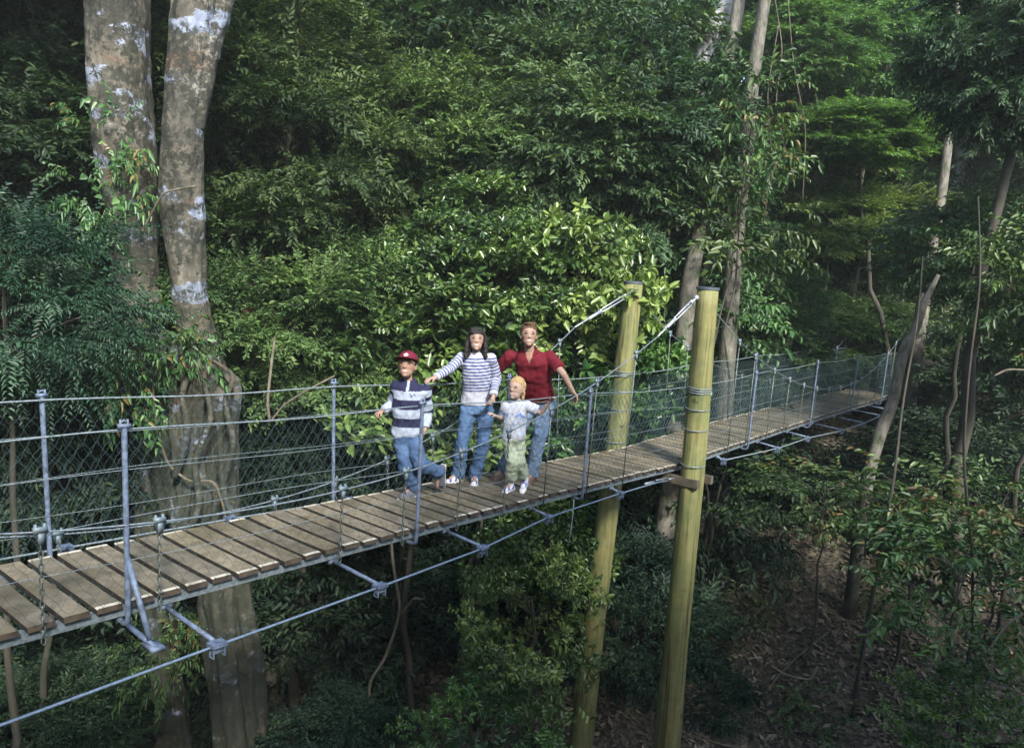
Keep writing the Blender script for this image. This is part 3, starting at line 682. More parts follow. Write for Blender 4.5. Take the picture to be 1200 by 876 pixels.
def hand(mb, wr, ha, nrm, thumb, s=1., curl=.5):
    """palm at ha, fingers curl towards -nrm; thumb leaves on the thumb side"""
    d = nz(ha - wr); nrm = nz(nrm - d * (nrm @ d)); th = nz(np.cross(d, nrm)); th = th if th @ thumb > 0 else -th
    cone(mb, wr, wr + d * .035 * s, .026 * s, .024 * s, 10)
    lens = [.070, .080, .075, .058]
    for q in range(4):
        off = th * (.030 - .020 * q) * s; k0 = wr + d * .02 * s + off * .6; k1 = wr + d * (.085 - .004 * abs(q - 1)) * s + off
        cone(mb, k0, k1, .013 * s, .0115 * s, 8)
        p = k1; ang = curl * .55; dd = d
        for seg, fr in enumerate((.45, .32, .25)):
            ang_t = ang * (seg + 1); dd = nz(d * math.cos(ang_t) - nrm * math.sin(ang_t) + th * (.06 - .04 * q))
            p2 = p + dd * lens[q] * fr * s; cone(mb, p, p2, (.0100 - .0008 * seg) * s, (.0092 - .0008 * seg) * s, 8); p = p2
    p = wr + d * .025 * s + th * .022 * s; dd = nz(d * .65 + th * .75 - nrm * .2)
    p2 = p + dd * .035 * s; cone(mb, p, p2, .014 * s, .0115 * s, 8); dd = nz(d * .9 + th * .3 - nrm * .35)
    p3 = p2 + dd * .030 * s; cone(mb, p2, p3, .011 * s, .0098 * s, 8); cone(mb, p3, p3 + nz(dd - nrm * .4) * .022 * s, .0098 * s, .0085 * s, 8)
def head_frame(face):
    f = nz(np.array(face, float)); u = nz(np.cross(f, UP)); w = np.cross(u, f); return u, f, w      # u = viewer-left when facing viewer
def person(key, label, D, hs, face, skin, size, bodyR, smile=True):
    """body: one continuous skinned figure. size = limb scale"""
    z = J[key]; z = {k: np.array(q) for k, q in z.items()}
    z['headc'][2] -= .016; z['chin'][2] -= .016
    for sd in ('R' if key == 'boy' else 'RL'):
        s_ = min(np.linspace(2, 7, 101), key=lambda t: np.linalg.norm((BP(t) - z['an' + sd])[:2])); dz_ = BP(s_)[2]
        lift_ = .045 if (key == 'girl' and sd == 'L') else 0
        z['an' + sd][2] = dz_ + .095 * size + lift_; z['toe' + sd][2] = dz_ + .035
    u, f, w = head_frame(face); hc = z['headc']; mb = MB()
    hx, hy, hz = .076 * hs, .095 * hs, .118 * hs; M3 = np.array([u, f, w])
    mb.sphere(hc + w * .012, (hx, hy, hz * .86), 24, 16, M3); mb.sphere(hc + w * .034 * hs + f * .052 * hs, (.050 * hs, .040 * hs, .032 * hs), 16, 10, M3)
    mb.sphere(hc - w * .055 * hs + f * .022 * hs, (.056 * hs, .062 * hs, .058 * hs), 18, 12, M3)          # jaw
    mb.sphere(hc - w * .092 * hs + f * .062 * hs, (.022 * hs, .018 * hs, .018 * hs), 12, 8, M3)           # chin
    cone(mb, hc + f * .080 * hs + w * .008 * hs, hc + f * .089 * hs - w * .022 * hs, .007 * hs, .0115 * hs, 10)   # nose
    for sgn in (-1, 1):
        mb.sphere(hc + u * sgn * .076 * hs - w * .012 * hs - f * .008, (.011 * hs, .020 * hs, .032 * hs), 10, 8, M3)
    cone(mb, z['neck'] - UP * .03, hc - w * .05 * hs - f * .02, .052 * bodyR, .050 * bodyR)
    sh = nz(z['shL'] - z['shR']); pel, nk = z['pel'], z['neck']; spine = nz(nk - pel); fr = nz(np.cross(sh, spine)); fr = fr if fr @ f > 0 else -fr
    hp = nz(z['hipL'] - z['hipR'])
    shw = np.linalg.norm(z['shL'] - z['shR']) / 2; L_ = np.linalg.norm(nk - pel)
    chest = (z['shL'] + z['shR']) / 2
    rings = []
    for t, rx, ry in D['torso']:
        c_ = pel + (nk - pel) * t; ax = nz(hp * (1 - t) + sh * t); ay = nz(np.cross(ax, spine)); ay = ay if ay @ fr > 0 else -ay
        rings.append((c_, ax, ay, rx, ry))
    loft(mb, rings)
    for a_, b_ in (('shR', 'shL'),): cone(mb, z[a_] - UP * .01, z[b_] - UP * .01, .040 * bodyR, .040 * bodyR)
    for sd in 'RL':
        cone(mb, z['sh' + sd], z['el' + sd], .047 * bodyR, .037 * bodyR); cone(mb, z['el' + sd], z['wr' + sd], .037 * bodyR, .025 * bodyR)
        cone(mb, z['hip' + sd], z['kn' + sd], .080 * bodyR, .052 * bodyR); cone(mb, z['kn' + sd], z['an' + sd], .052 * bodyR, .034 * bodyR)
        cone(mb, z['an' + sd] - nz(z['toe' + sd] - z['an' + sd]) * .01, z['an' + sd] + (z['toe' + sd] - z['an' + sd]) * .75, .030 * bodyR, .022 * bodyR)
        hd = D['hand' + sd]; hand(mb, z['wr' + sd], z['ha' + sd], v(*hd[0]), v(*hd[1]), hd[3] if len(hd) > 3 else size, hd[2])
    me = remeshed(mb, .0052, 2)
    P = coords(me); col = np.tile(np.array(skin), (len(P), 1))
    q = (P - hc); U_, F_, W_ = q @ u / hs, q @ f / hs, q @ w / hs; fm = F_ > .03
    def paint(mask, c_, a=1.): col[mask & fm] = col[mask & fm] * (1 - a) + np.array(c_) * a
    isface = (np.abs(U_) < .09) & (np.abs(W_) < .13)
    def soft(cu, cw, ru, rw, c_, a, pw=1):
        w_ = np.where(fm & isface, a * np.exp(-(((U_ - cu) / ru) ** 2 + ((W_ - cw) / rw) ** 2) ** pw), 0)[:, None]
        col[:] = col * (1 - w_) + np.array(c_) * w_
    sk = np.array(skin)
    for sgn in (-1, 1):
        soft(sgn * .034, .018, .022, .016, sk * v(.62, .55, .52), .55)      # eye socket shadow and brow, painted into the skin
        soft(sgn * .034, .009, .0150, .0095, (.014, .010, .008), .98, 2)          # eye
        soft(sgn * .034, .031, .020, .006, D['brow'], .7, 2)
        soft(sgn * .046, -.030, .022, .020, sk * v(1.12, .88, .82), .6)     # cheek
    soft(0, -.036, .016, .006, sk * .6, .5)                                  # under the nose
    mw = W_ + .058 - U_ ** 2 * 5
    w_ = np.where(fm & isface, .85 * np.exp(-((U_ / .030) ** 4 + (mw / .0125) ** 2)), 0)[:, None]; col[:] = col * (1 - w_) + v(.17, .06, .05) * w_
    if smile:
        w_ = np.where(fm & isface, .95 * np.exp(-((U_ / .021) ** 4 + ((mw - .001) / .0062) ** 2)), 0)[:, None]; col[:] = col * (1 - w_) + v(.55, .51, .47) * w_
    setcol(me, col)
    o = link('person', me, SKIN); tag(o, label, 'person')
    return o, z, dict(u=u, f=f, w=w, hc=hc, sh=sh, fr=fr, spine=spine, hp=hp, M3=M3)
def garment(name, mb, vox, colf, parent, wr=.004, wf=14, seed=0, mat=None, smooth=3, stretch=(1, 1, 1)):
    me = remeshed(mb, vox, smooth)
    if wr: wrinkle(me, wr, wf, seed, stretch)
    P = coords(me); setcol(me, colf(P)); return link(name, me, mat or CLOTH, parent)
def trousers(z, X, D, parent, colf, name='trousers', rr=(.098, .070, .062), end=1.0, torso_t=.06):
    mb = MB(); pel, nk = z['pel'], z['neck']; rings = []
    for t, rx, ry in D['waist']:
        c_ = pel + (nk - pel) * t; rings.append((c_, X['hp'], nz(np.cross(X['hp'], X['spine'])), rx, ry))
    loft(mb, rings)
    for sd in 'RL':
        h_, k_, a_ = z['hip' + sd], z['kn' + sd], z['an' + sd]; e = k_ + (a_ - k_) * end
        cone(mb, h_ - UP * .02, k_, rr[0], rr[1]); d = nz(e - k_)
        cone(mb, k_, k_ + (e - k_) * .5, rr[1], (rr[1] + rr[2]) / 2)
        mb.tube([k_ + (e - k_) * .4, k_ + (e - k_) * .7, e - d * .0, e + d * .035], [rr[1] * .9, (rr[1] + rr[2]) / 2, rr[2], rr[2] * 1.02], 16)
    return garment(name, mb, .0085, colf, parent, .016, 10, 3, stretch=(1, 1, 1.3))
def shoe(z, sd, parent, upper, sole, L_=.26, wd=.045, accent=None):
    a_, t_ = z['an' + sd], z['toe' + sd]; d = t_ - a_; 
    # foot plane: direction of the toes, sole below
    leg = nz(z['an' + sd] - z['kn' + sd]); fd = nz(d - leg * (d @ leg) * .75) if sd in parent.get('flatfeet', 'RL') else nz(d)
    if sd in parent.get('flatfeet', 'RL'): fd = nz(v(d[0], d[1], -.02)); n_ = UP; a_ = a_.copy()
    else: sidev = nz(np.cross(fd, v(0, -1, 0.001))); n_ = nz(-(z['kn' + sd] - z['an' + sd]) * 0 + np.cross(np.cross(fd, nz(z['kn' + sd] - z['an' + sd])), fd))
    s_ = nz(np.cross(fd, n_)); c0 = a_ - n_ * (.078 * L_ / .26)
    prof = [(-.24, .62, .1), (-.20, .80, .55), (0, .86, .80), (.22, .80, .62), (.45, .98, .45), (.62, .92, .36), (.74, .60, .24), (.77, .25, .1)]
    mb = MB(); rings = []
    for (t, wv, hv) in prof:
        hh = hv * .085 * L_ / .26; rings.append((c0 + fd * t * L_ + n_ * (hh * .5 - .01), s_, n_, wd * wv, hh * .5 + .012))
    loft(mb, rings, 16); cone(mb, c0 + n_ * .035, a_ + n_ * .01, .048 * L_ / .26, .044 * L_ / .26, 12); cone(mb, c0 + n_ * .035 + fd * .06, c0 + n_ * .028 + fd * .14 * L_ / .26, .042 * L_ / .26, .034 * L_ / .26, 12)
    me = remeshed(mb, .0065, 2); P = coords(me); q = P - c0; W_ = q @ n_; F_ = q @ fd; S_ = q @ s_
    col = np.tile(np.array(upper), (len(P), 1))
    if accent is not None:
        m_ = (np.sin(F_ * 95 + W_ * 60) > .25) & (W_ > .012); col[m_] = accent
    col[W_ < .004] = sole
    setcol(me, col); return link('shoe', me, SHOE, parent)

# -- man in the maroon polo
DM = dict(torso=[(-.13, .10, .08), (-.03, .155, .105), (.15, .150, .105), (.38, .150, .105), (.62, .165, .105), (.80, .155, .095), (.93, .085, .065), (1.0, .055, .05)],
          waist=[(-.20, .10, .08), (-.12, .168, .120), (.0, .170, .123), (.07, .160, .115)], brow=(.04, .025, .015),
          handR=((0, .3, 1), (1, 0, 0), .9), handL=((.1, .1, 1), (-.7, -.6, 0), .9))
man, z, X = person('man', 'smiling man in a maroon polo shirt and pale jeans leaning over the bridge rail', DM, 1.07, (.06, -1, .20), (.29, .195, .148), 1.0, 1.02)
def shirt_prims(z, X, rings, ar, sleeve_end, cuff=None, shr=.055):
    mb = MB(); pel, nk = z['pel'], z['neck']; R_ = []
    for t, rx, ry in rings:
        c_ = pel + (nk - pel) * t; ax = nz(X['hp'] * (1 - t) + X['sh'] * t); ay = nz(np.cross(ax, X['spine'])); R_.append((c_, ax, ay, rx, ry))
    loft(mb, R_); cone(mb, z['shR'], z['shL'], shr, shr)
    for sd in 'RL':
        s_, e_, w_ = z['sh' + sd], z['el' + sd], z['wr' + sd]
        if sleeve_end <= 1:
            e = s_ + (e_ - s_) * sleeve_end; mb.tube([s_, s_ + (e - s_) * .5, e - nz(e - s_) * .012, e], [ar[0], (ar[0] + ar[1]) / 2, ar[1], ar[1] * .96], 16); mb.sphere(s_, ar[0], 14, 10)
        else:
            cone(mb, s_, e_, ar[0], ar[1]); e = e_ + (w_ - e_) * (sleeve_end - 1); d = nz(e - e_)
            mb.tube([e_, e_ + (e - e_) * .5, e - d * .03, e], [ar[1], (ar[1] + ar[2]) / 2, ar[2], ar[2] * .95], 16)
    return mb
mb = shirt_prims(z, X, [(.02, .165, .118), (.08, .172, .124), (.3, .172, .126), (.6, .188, .132), (.83, .190, .122), (.95, .13, .09), (.99, 0.087, 0.073), (1.035, 0.069, 0.063)], (.072, .068), .72, shr=.060)
def man_shirt(P):
    c_ = np.tile(v(.105, .004, .012), (len(P), 1)); q = P - z['neck']; a = q @ X['sh']; h = q @ X['spine']; fw = q @ X['fr']
    vn = (fw > .02) & (np.abs(a) < .034 * np.clip((h + .085) / .085, 0, 1)); c_[vn] = v(.26, .155, .11)
    c_[(fw > .05) & (np.abs(np.abs(a) - .012) < .003) & (h < -.10) & (h > -.2)] = v(.07, .003, .008); return c_
polo = garment('shirt', mb, .008, man_shirt, man, .016, 8, 1)
mb = MB()
for sg in (1, -1):
    ring = [z['neck'] + X['sh'] * sg * .074 * math.sin(t) - X['fr'] * .070 * math.cos(t) + X['spine'] * (.030 - .070 * (t / 2.9) ** 3) for t in np.linspace(0, 2.75, 12)]
    mb.tube(ring, [.016] * 10 + [.020, .010], 8)
garment('collar', mb, .006, lambda P: np.tile(v(.085, .004, .010), (len(P), 1)), polo, 0)
JEAN = lambda base, lite: (lambda P: (np.array(base)[None] + (np.array(lite) - np.array(base))[None] * np.clip(np.array([noise.noise(Vector(p * 5)) * .5 + .4 for p in P]), 0, 1)[:, None]))
jn = trousers(z, X, DM, man, JEAN((.085, .15, .26), (.19, .27, .39)), 'jeans', (.100, .076, .070))
mb = MB(); ring = [z['pel'] + (z['neck'] - z['pel']) * .055 + X['hp'] * .168 * math.cos(t) + nz(np.cross(X['hp'], X['spine'])) * .122 * math.sin(t) for t in np.linspace(0, 2 * math.pi, 33)]
mb.tube(ring, .014, 8, cap=False); mb.build('belt', simple('dark leather', (.035, .025, .02), .5), man)
for sd in 'RL': shoe(z, sd, man, (.13, .085, .055), (.10, .075, .055), .28, .050)
def hair_obj(mbfn, col, parent, X, hs, name='hair', vox=.0075, amp=.012, freq=38):
    mb = MB(); mbfn(mb); cc = np.array(col)
    return garment(name, mb, vox, lambda P: cc[None] * (.75 + .6 * np.clip(np.array([noise.noise(Vector((p[0] * 70, p[1] * 70, p[2] * 18))) + .4 for p in P]), 0, 1))[:, None], parent, amp, freq, 5, HAIR, 1)
def man_hair(mb):
    u, f, w, hc = X['u'], X['f'], X['w'], X['hc']
    mb.sphere(hc + w * .030 - f * .016, (.093, .110, .108), 20, 14, X['M3'])
    mb.sphere(hc + w * .112 + f * .040, (.062, .048, .026), 14, 10, X['M3'])
def cut_front(o, X, hs, brow=.048, side=True, back=-.15, jaw=None):
    """remove the hair that would cover the face"""
    me = o.data; bm = bmesh.new(); bm.from_mesh(me); dele = []
    for vt in bm.verts:
        q = np.array(vt.co) - X['hc']; U_, F_, W_ = q @ X['u'] / hs, q @ X['f'] / hs, q @ X['w'] / hs
        if F_ > .012 and W_ < brow - .10 * max(0, .05 - F_) and abs(U_) < .072: dele.append(vt)
        elif side and F_ > -.02 and W_ < -.005: dele.append(vt)
        elif W_ < back and side: dele.append(vt)
    bmesh.ops.delete(bm, geom=dele, context='VERTS'); bm.to_mesh(me); bm.free()
ho = hair_obj(man_hair, (.075, .042, .024), man, X, 1.07); cut_front(ho, X, 1.07, .048, True, -.08)

# -- woman in the striped top
DW = dict(torso=[(-.13, .10, .08), (-.03, .150, .105), (.12, .140, .100), (.36, .115, .085), (.62, .135, .105), (.83, .135, .09), (.97, .085, .065), (1.02, .05, .048)],
          waist=[(-.20, .10, .08), (-.13, .165, .120), (-.03, .167, .120), (.13, .145, .105)], brow=(.02, .013, .01),
          handR=((0, .2, 1), (.3, -1, 0), .7, .88), handL=((.5, .6, -.2), (-.3, -.9, .2), 1.1, .88))
woman, z, X = person('woman', 'dark haired woman in a blue and white striped top resting a hand near the boy', DW, 1.02, (.10, -1, .18), (.31, .215, .17), .88, .88)
mb = shirt_prims(z, X, [(.03, .170, .122), (.08, .172, .122), (.3, .150, .110), (.6, .152, .122), (.82, .150, .105), (.95, .10, .075), (.99, 0.082, 0.068), (1.035, 0.064, 0.058)], (.058, .052, .043), 1.92, shr=.050)
def woman_shirt(P):
    navy, white = v(.045, .060, .17), v(.33, .35, .41); c_ = np.tile(white, (len(P), 1)); q = P - z['pel']; hz_ = q @ X['spine'] / (np.linalg.norm(z['neck'] - z['pel']))
    dmin = np.full(len(P), 9.); al = np.zeros(len(P)); cuff = np.zeros(len(P), bool)
    for sd in 'RL':
        d1, t1 = segd(P, z['sh' + sd], z['el' + sd]); d2, t2 = segd(P, z['el' + sd], z['wr' + sd]); L1 = np.linalg.norm(z['sh' + sd] - z['el' + sd]); L2 = np.linalg.norm(z['wr' + sd] - z['el' + sd])
        d = np.minimum(d1, d2); a = np.where(d1 < d2, t1 * L1, L1 + t2 * L2); c1 = (d2 < d1) & (t2 > .80)
        m_ = (d < dmin) & (d < .062) & ((t1 > .12) | (d2 < d1)); al[m_] = a[m_]; cuff[m_] = c1[m_]; dmin[m_] = d[m_]
    arm = dmin < 1; st = ((hz_ * .56 + .004) / .034 % 1) < .48; c_[~arm & st & (hz_ > .30)] = navy
    c_[arm & ((al / .036 % 1) < .45) & ~cuff] = navy; c_[~arm & (hz_ > .93)] = white; return c_
garment('shirt', mb, .0062, woman_shirt, woman, .012, 9, 2)
trousers(z, X, DW, woman, JEAN((.032, .075, .17), (.10, .18, .32)), 'jeans', (.094, .068, .068))
for sd in 'RL': shoe(z, sd, woman, (.62, .64, .70), (.70, .70, .70), 0.255, .045, (.08, .10, .28))
def woman_hair(mb):
    u, f, w, hc = X['u'], X['f'], X['w'], X['hc']
    mb.sphere(hc + w * .028 - f * .012, (.096, .112, .108), 20, 14, X['M3'])
    for sg in (-1, 1):
        for q in range(5):
            a = .25 + q * .33; o = u * sg * math.cos(a) * .084 - f * math.sin(a) * .080 + f * .028
            cone(mb, hc + o + w * .03, hc + o * 1.22 - w * (.10 + .012 * q) , .026, .030, 10); cone(mb, hc + o * 1.22 - w * (.10 + .012 * q), hc + o * 1.28 - w * (.185 - .005 * q) + f * .012, .030, .016, 10)
    for q in range(5): cone(mb, hc + w * .108 + u * (q - 2) * .022 + f * .05, hc + w * .064 + u * (q - 2) * .026 + f * .088, .017, .010, 8)
ho = hair_obj(woman_hair, (.012, .010, .010), woman, X, 1.02, amp=.010, freq=26); cut_front(ho, X, 1.02, .050, False)

# -- boy in the rugby shirt
DB = dict(torso=[(-.13, .08, .06), (-.03, .125, .088), (.15, .118, .085), (.38, .112, .082), (.62, .125, .09), (.85, .125, .08), (.97, .085, .06), (1.02, .045, .042)],
          waist=[(-.20, .08, .06), (-.12, .138, .100), (.0, .140, .102), (.07, .132, .096)], brow=(.03, .02, .012),
          handR=((.1, .3, 1), (.2, -1, .3), 1.5, .80), handL=((.6, .6, 0), (-.4, -.8, 0), 1.3, .80))
boy, z, X = person('boy', 'boy in a maroon cap and navy and white rugby shirt stepping with one foot raised', DB, 1.06, (-.12, -1, .26), (.27, .175, .13), .80, .80)
boy['flatfeet'] = 'R'
mb = shirt_prims(z, X, [(-.02, .142, .104), (.03, .148, .108), (.3, .140, .104), (.6, .150, .112), (.83, .148, .102), (.95, .11, .078), (.99, 0.082, 0.063), (1.035, 0.064, 0.053)], (.062, .056, .042), 1.9, shr=.054)
def boy_shirt(P):
    navy, white = v(.012, .013, .045), v(.28, .33, .42); c_ = np.tile(white, (len(P), 1)); q = P - z['pel']; h = q @ X['spine'] / np.linalg.norm(z['neck'] - z['pel']); fw = q @ X['fr']; a = (P - z['neck']) @ X['sh']
    dmin = np.full(len(P), 9.); al = np.zeros(len(P))
    for sd in 'RL':
        d1, t1 = segd(P, z['sh' + sd], z['el' + sd]); d2, t2 = segd(P, z['el' + sd], z['wr' + sd]); d = np.minimum(d1, d2); al_ = np.where(d1 < d2, t1, 1 + t2)
        m_ = (d < dmin) & (d < .066) & ((t1 > .15) | (d2 < d1)); al[m_] = al_[m_]; dmin[m_] = d[m_]
    arm = dmin < 1; T_ = ~arm
    c_[T_ & (h > .86)] = navy; c_[T_ & (h > .52) & (h < .70)] = navy; c_[T_ & (h > .17) & (h < .345)] = navy
    c_[arm & (al < .32)] = navy; c_[arm & (al > .78) & (al < 1.12)] = navy
    c_[T_ & (h > .70) & (np.abs(a) < .012) & (fw > 0)] = white
    m_ = T_ & (fw > 0) & (np.abs(a - .055) < .028) & (np.abs(h - .785 + .02 * np.sin(a * 160)) < .012); c_[m_] = navy
    return c_
rug = garment('shirt', mb, .0072, boy_shirt, boy, .013, 9, 4)
mb = MB()
for sg in (1, -1):
    ring = [z['neck'] + X['sh'] * sg * .064 * math.sin(t) - X['fr'] * .058 * math.cos(t) + X['spine'] * (.022 - .06 * (t / 2.9) ** 3) for t in np.linspace(0, 2.75, 12)]
    mb.tube(ring, [.014] * 10 + [.020, .010], 8)
garment('collar', mb, .006, lambda P: np.tile(v(.012, .013, .045), (len(P), 1)), rug, 0)
trousers(z, X, DB, boy, JEAN((.028, .062, .145), (.085, .15, .27)), 'jeans', (.084, .068, .064), .93)
for sd in 'RL': shoe(z, sd, boy, (.10, .11, .14), (.60, .60, .60), .25, .045)
def boy_hair(mb): mb.sphere(X['hc'] + X['w'] * .018 - X['f'] * .014, (.089, .102, .102), 20, 14, X['M3'])
ho = hair_obj(boy_hair, (.02, .014, .012), boy, X, 1.06, amp=.004); cut_front(ho, X, 1.06, .045, True, -.07)
mb = MB(); u, f, w, hc = X['u'], X['f'], X['w'], X['hc']
mb.sphere(hc + w * .040 - f * .004, (.096, .112, .100), 24, 16, X['M3'])
me = remeshed(mb, .006, 1); bm = bmesh.new(); bm.from_mesh(me)
bmesh.ops.delete(bm, geom=[q for q in bm.verts if (np.array(q.co) - hc) @ w < .040], context='VERTS'); bm.to_mesh(me); bm.free()
P = coords(me); cc = np.tile(v(.11, .006, .022), (len(P), 1)); q = P - hc
m_ = (((q @ u) / .020) ** 2 + ((q @ w - .090) / .014) ** 2 < 1) & (q @ f > 0); cc[m_] = v(.62, .55, .55); setcol(me, cc); capo = link('cap', me, CLOTH, boy)
mb = MB(); V, Fc = [], []; nn = 13
for r_ in range(6):
    for k_ in range(nn):
        a = (k_ / (nn - 1) - .5) * 2.3; rr = .098 + r_ / 5 * .062 * math.cos(a * .8)
        V.append(hc + u * math.sin(a) * rr * 1.0 + f * (math.cos(a) * rr + .005) + w * (.046 + .012 * r_ / 5 - .022 * (a / 1.15) ** 2))
V = np.array(V); V2 = V - w * .005; Fc = [(r_ * nn + k_, r_ * nn + k_ + 1, (r_ + 1) * nn + k_ + 1, (r_ + 1) * nn + k_) for r_ in range(5) for k_ in range(nn - 1)]
mb.add(V, Fc); mb.add(V2, [t[::-1] for t in Fc]); me = mb.mesh('bill'); setcol(me, np.tile(v(.07, .004, .014), (len(me.vertices), 1))); link('bill', me, CLOTH, capo)

# -- small girl
DG = dict(torso=[(-.15, .07, .055), (-.03, .108, .08), (.15, .10, .078), (.38, .10, .076), (.62, .105, .08), (.85, .10, .068), (.97, .07, .052), (1.02, .038, .036)],
          waist=[(-.24, .07, .055), (-.14, .120, .092), (.0, .120, .092), (.10, .112, .086)], brow=(.30, .18, .09),
          handR=((.2, -.2, 1), (0, -1, .2), .7, .66), handL=((.0, .3, 1), (-.6, -.7, .2), .8, .66))
girl, z, X = person('girl', 'small fair haired girl in a white t-shirt and pale green trousers holding the near rail', DG, 1.02, (-.50, -.86, .18), (.34, .25, .205), .70, .74)
mb = shirt_prims(z, X, [(-.03, .124, .094), (.05, .126, .096), (.3, .118, .090), (.6, .122, .094), (.83, .120, .084), (.95, .085, .066), (.99, 0.070, 0.056), (1.035, 0.052, 0.046)], (.055, .060), .75, shr=.046)
def girl_shirt(P):
    c_ = np.tile(v(.38, .41, .47), (len(P), 1)); q = P - z['pel']; h = q @ X['spine'] / np.linalg.norm(z['neck'] - z['pel']); a = q @ X['sh']
    nb = np.array([noise.noise(Vector(p * 32)) for p in P])
    c_[(np.abs(h - .66 + .03 * np.sin(a * 70)) < .05) & (nb > -.12)] = v(.12, .20, .45)
    c_[(h > .15) & (h < .56) & (nb > .22)] = v(.42, .52, .72); return c_
garment('shirt', mb, .0068, girl_shirt, girl, .007, 13, 6)
GT = v(.33, .39, .29)
trousers(z, X, DG, girl, lambda P: GT[None] * (.92 + .2 * np.array([noise.noise(Vector(p * 9)) for p in P]))[:, None], 'trousers', (.078, .066, .062), .62)
for sd in 'RL':
    mb = MB(); k_, a_ = z['kn' + sd], z['an' + sd]; cone(mb, k_ + (a_ - k_) * .80, a_, .031, .030)
    garment('sock', mb, .006, lambda P: np.tile(v(.70, .72, .74), (len(P), 1)), girl, 0); shoe(z, sd, girl, (.62, .64, .72), (.75, .75, .78), .20, .037, (.14, .17, .48))
def girl_hair(mb):
    u, f, w, hc = X['u'], X['f'], X['w'], X['hc']
    mb.sphere(hc + w * .022 - f * .010, (.087, .104, .104), 20, 14, X['M3'])
    for q in range(6):
        a = -.9 + q * .36; o = -f * math.cos(a) * .062 + u * math.sin(a) * .070
        cone(mb, hc + o, hc + o * 1.2 - w * .095, .024, .018, 10)
ho = hair_obj(girl_hair, (.34, .23, .11), girl, X, 1.02, amp=.006, freq=26); cut_front(ho, X, 1.02, .052, False)

# ------------------------------------------------------------------ big twin tree on the left
root = empty('twin_trunk_tree', (-4.6, 10, float(g(-4.6, 10)))); tag(root, 'huge twin trunked tree with mottled lichen bark and a dark cavity left of the people', 'tree')
def nrm_jit(seed, fl=.13):
    def f_(P, th):
        low = np.clip((9.0 - P[:, 2:3]) / 2.5, 0, 1)
        return 1 + (.035 + fl * low) * np.sin(4 * th[None] + P[:, 2:3] * .8 + seed) + (.02 + fl * .5 * low) * np.sin(9 * th[None] - P[:, 2:3] * 1.2 + seed) + .03 * np.sin(3 * P[:, 2:3] + 2 * th[None] + seed)
    return f_
gz = float(g(-4.6, 10)) - .3
def dens(P, r, k=6):
    P = np.array(P); r = np.array(r); t = np.arange(len(P)); tt = np.linspace(0, len(P) - 1, (len(P) - 1) * k + 1)
    # smooth catmull style resample
    Q = np.stack([np.interp(tt, t, P[:, a]) for a in range(3)], -1); rr = np.interp(tt, t, r)
    for _ in range(3): Q[1:-1] = (Q[:-2] + 2 * Q[1:-1] + Q[2:]) / 4; rr[1:-1] = (rr[:-2] + 2 * rr[1:-1] + rr[2:]) / 4
    return Q, rr
PA, RA = dens([(-4.57, 10.00, 2.37), (-4.74, 10.00, 3.97), (-4.87, 10.00, 5.75), (-4.91, 10.00, 6.97), (-4.97, 10.00, 8.27), (-4.99, 10.00, 9.40), (-5.06, 10.00, 10.81), (-5.13, 10.00, 11.86), (-5.15, 10.00, 12.87), (-5.19, 10.00, 14.33), (-5.23, 10.00, 15.72)], [.26, .22, .18, .20, .27, .31, .38, .40, .43, .42, .38])
PB, RB = dens([(-3.50, 9.70, 2.66), (-3.67, 9.70, 4.21), (-3.80, 9.70, 5.69), (-3.88, 9.70, 6.88), (-3.85, 9.70, 7.92), (-4.06, 9.70, 8.69), (-4.20, 9.70, 9.45), (-4.24, 9.70, 10.41), (-4.21, 9.70, 11.44), (-4.09, 9.70, 12.34), (-4.03, 9.70, 13.22), (-3.99, 9.70, 14.53), (-3.93, 9.70, 15.78)], [.31, .28, .28, .33, .29, .21, .205, .235, .24, .25, .25, .22, .2])
RA = RA * .90
mb = MB(); mb.tube(PA, RA, 40, jit=nrm_jit(1, .10)); mb.tube(PB, RB, 40, jit=nrm_jit(4, .16))
def W_lerp(x_, y_):
    # point on the near face of the fused base, for the sinewy roots
    t = (y_ - 400) / 240; a_ = np.array((-3.85, 9.40, 8.74)); b_ = np.array((-3.88, 9.40, 6.05)); c_ = a_ + (b_ - a_) * t
    return c_ + np.array([(x_ - 240) / 890 * 9.4, -.04 - .12 * math.cos((x_ - 240) / 40), 0])
# extra stem leaving the left trunk, sinewy fused roots, and a fork at the top
P_, r_ = dens([(-3.67, 9.50, 6.95), (-3.69, 9.45, 7.98), (-3.90, 9.50, 8.51), (-4.13, 9.60, 8.81)], [.10, .13, .10, .06]); mb.tube(P_, r_, 14, jit=nrm_jit(2))
P_, r_ = dens([(-4.06, 9.35, 6.52), (-3.98, 9.30, 7.44), (-4.16, 9.40, 8.18), (-4.37, 9.50, 8.64)], [.12, .15, .14, .10]); mb.tube(P_, r_, 14, jit=nrm_jit(3))
P_, r_ = dens([(-3.35, 9.90, 2.52), (-3.40, 9.80, 4.16), (-3.56, 9.60, 5.98), (-3.60, 9.50, 7.18), (-3.48, 9.40, 8.22), (-3.62, 9.40, 8.40)], [.16, .15, .13, .12, .08, .04]); mb.tube(P_, r_, 16, jit=nrm_jit(5))
P_, r_ = dens([(-4.38, 9.75, 8.73), (-4.56, 9.75, 8.33), (-4.62, 9.80, 7.51), (-4.51, 9.80, 6.34)], [.16, .2, .18, .14]); mb.tube(P_, r_, 18, jit=nrm_jit(6))
P_, r_ = dens([(-4.10, 9.70, 11.34), (-3.98, 9.75, 12.16), (-3.84, 9.90, 12.90), (-3.67, 10.20, 13.81), (-3.50, 10.60, 15.18)], [.14, .17, .17, .15, .12]); mb.tube(P_, r_, 18, jit=nrm_jit(7))
rsx = np.random.RandomState(31)
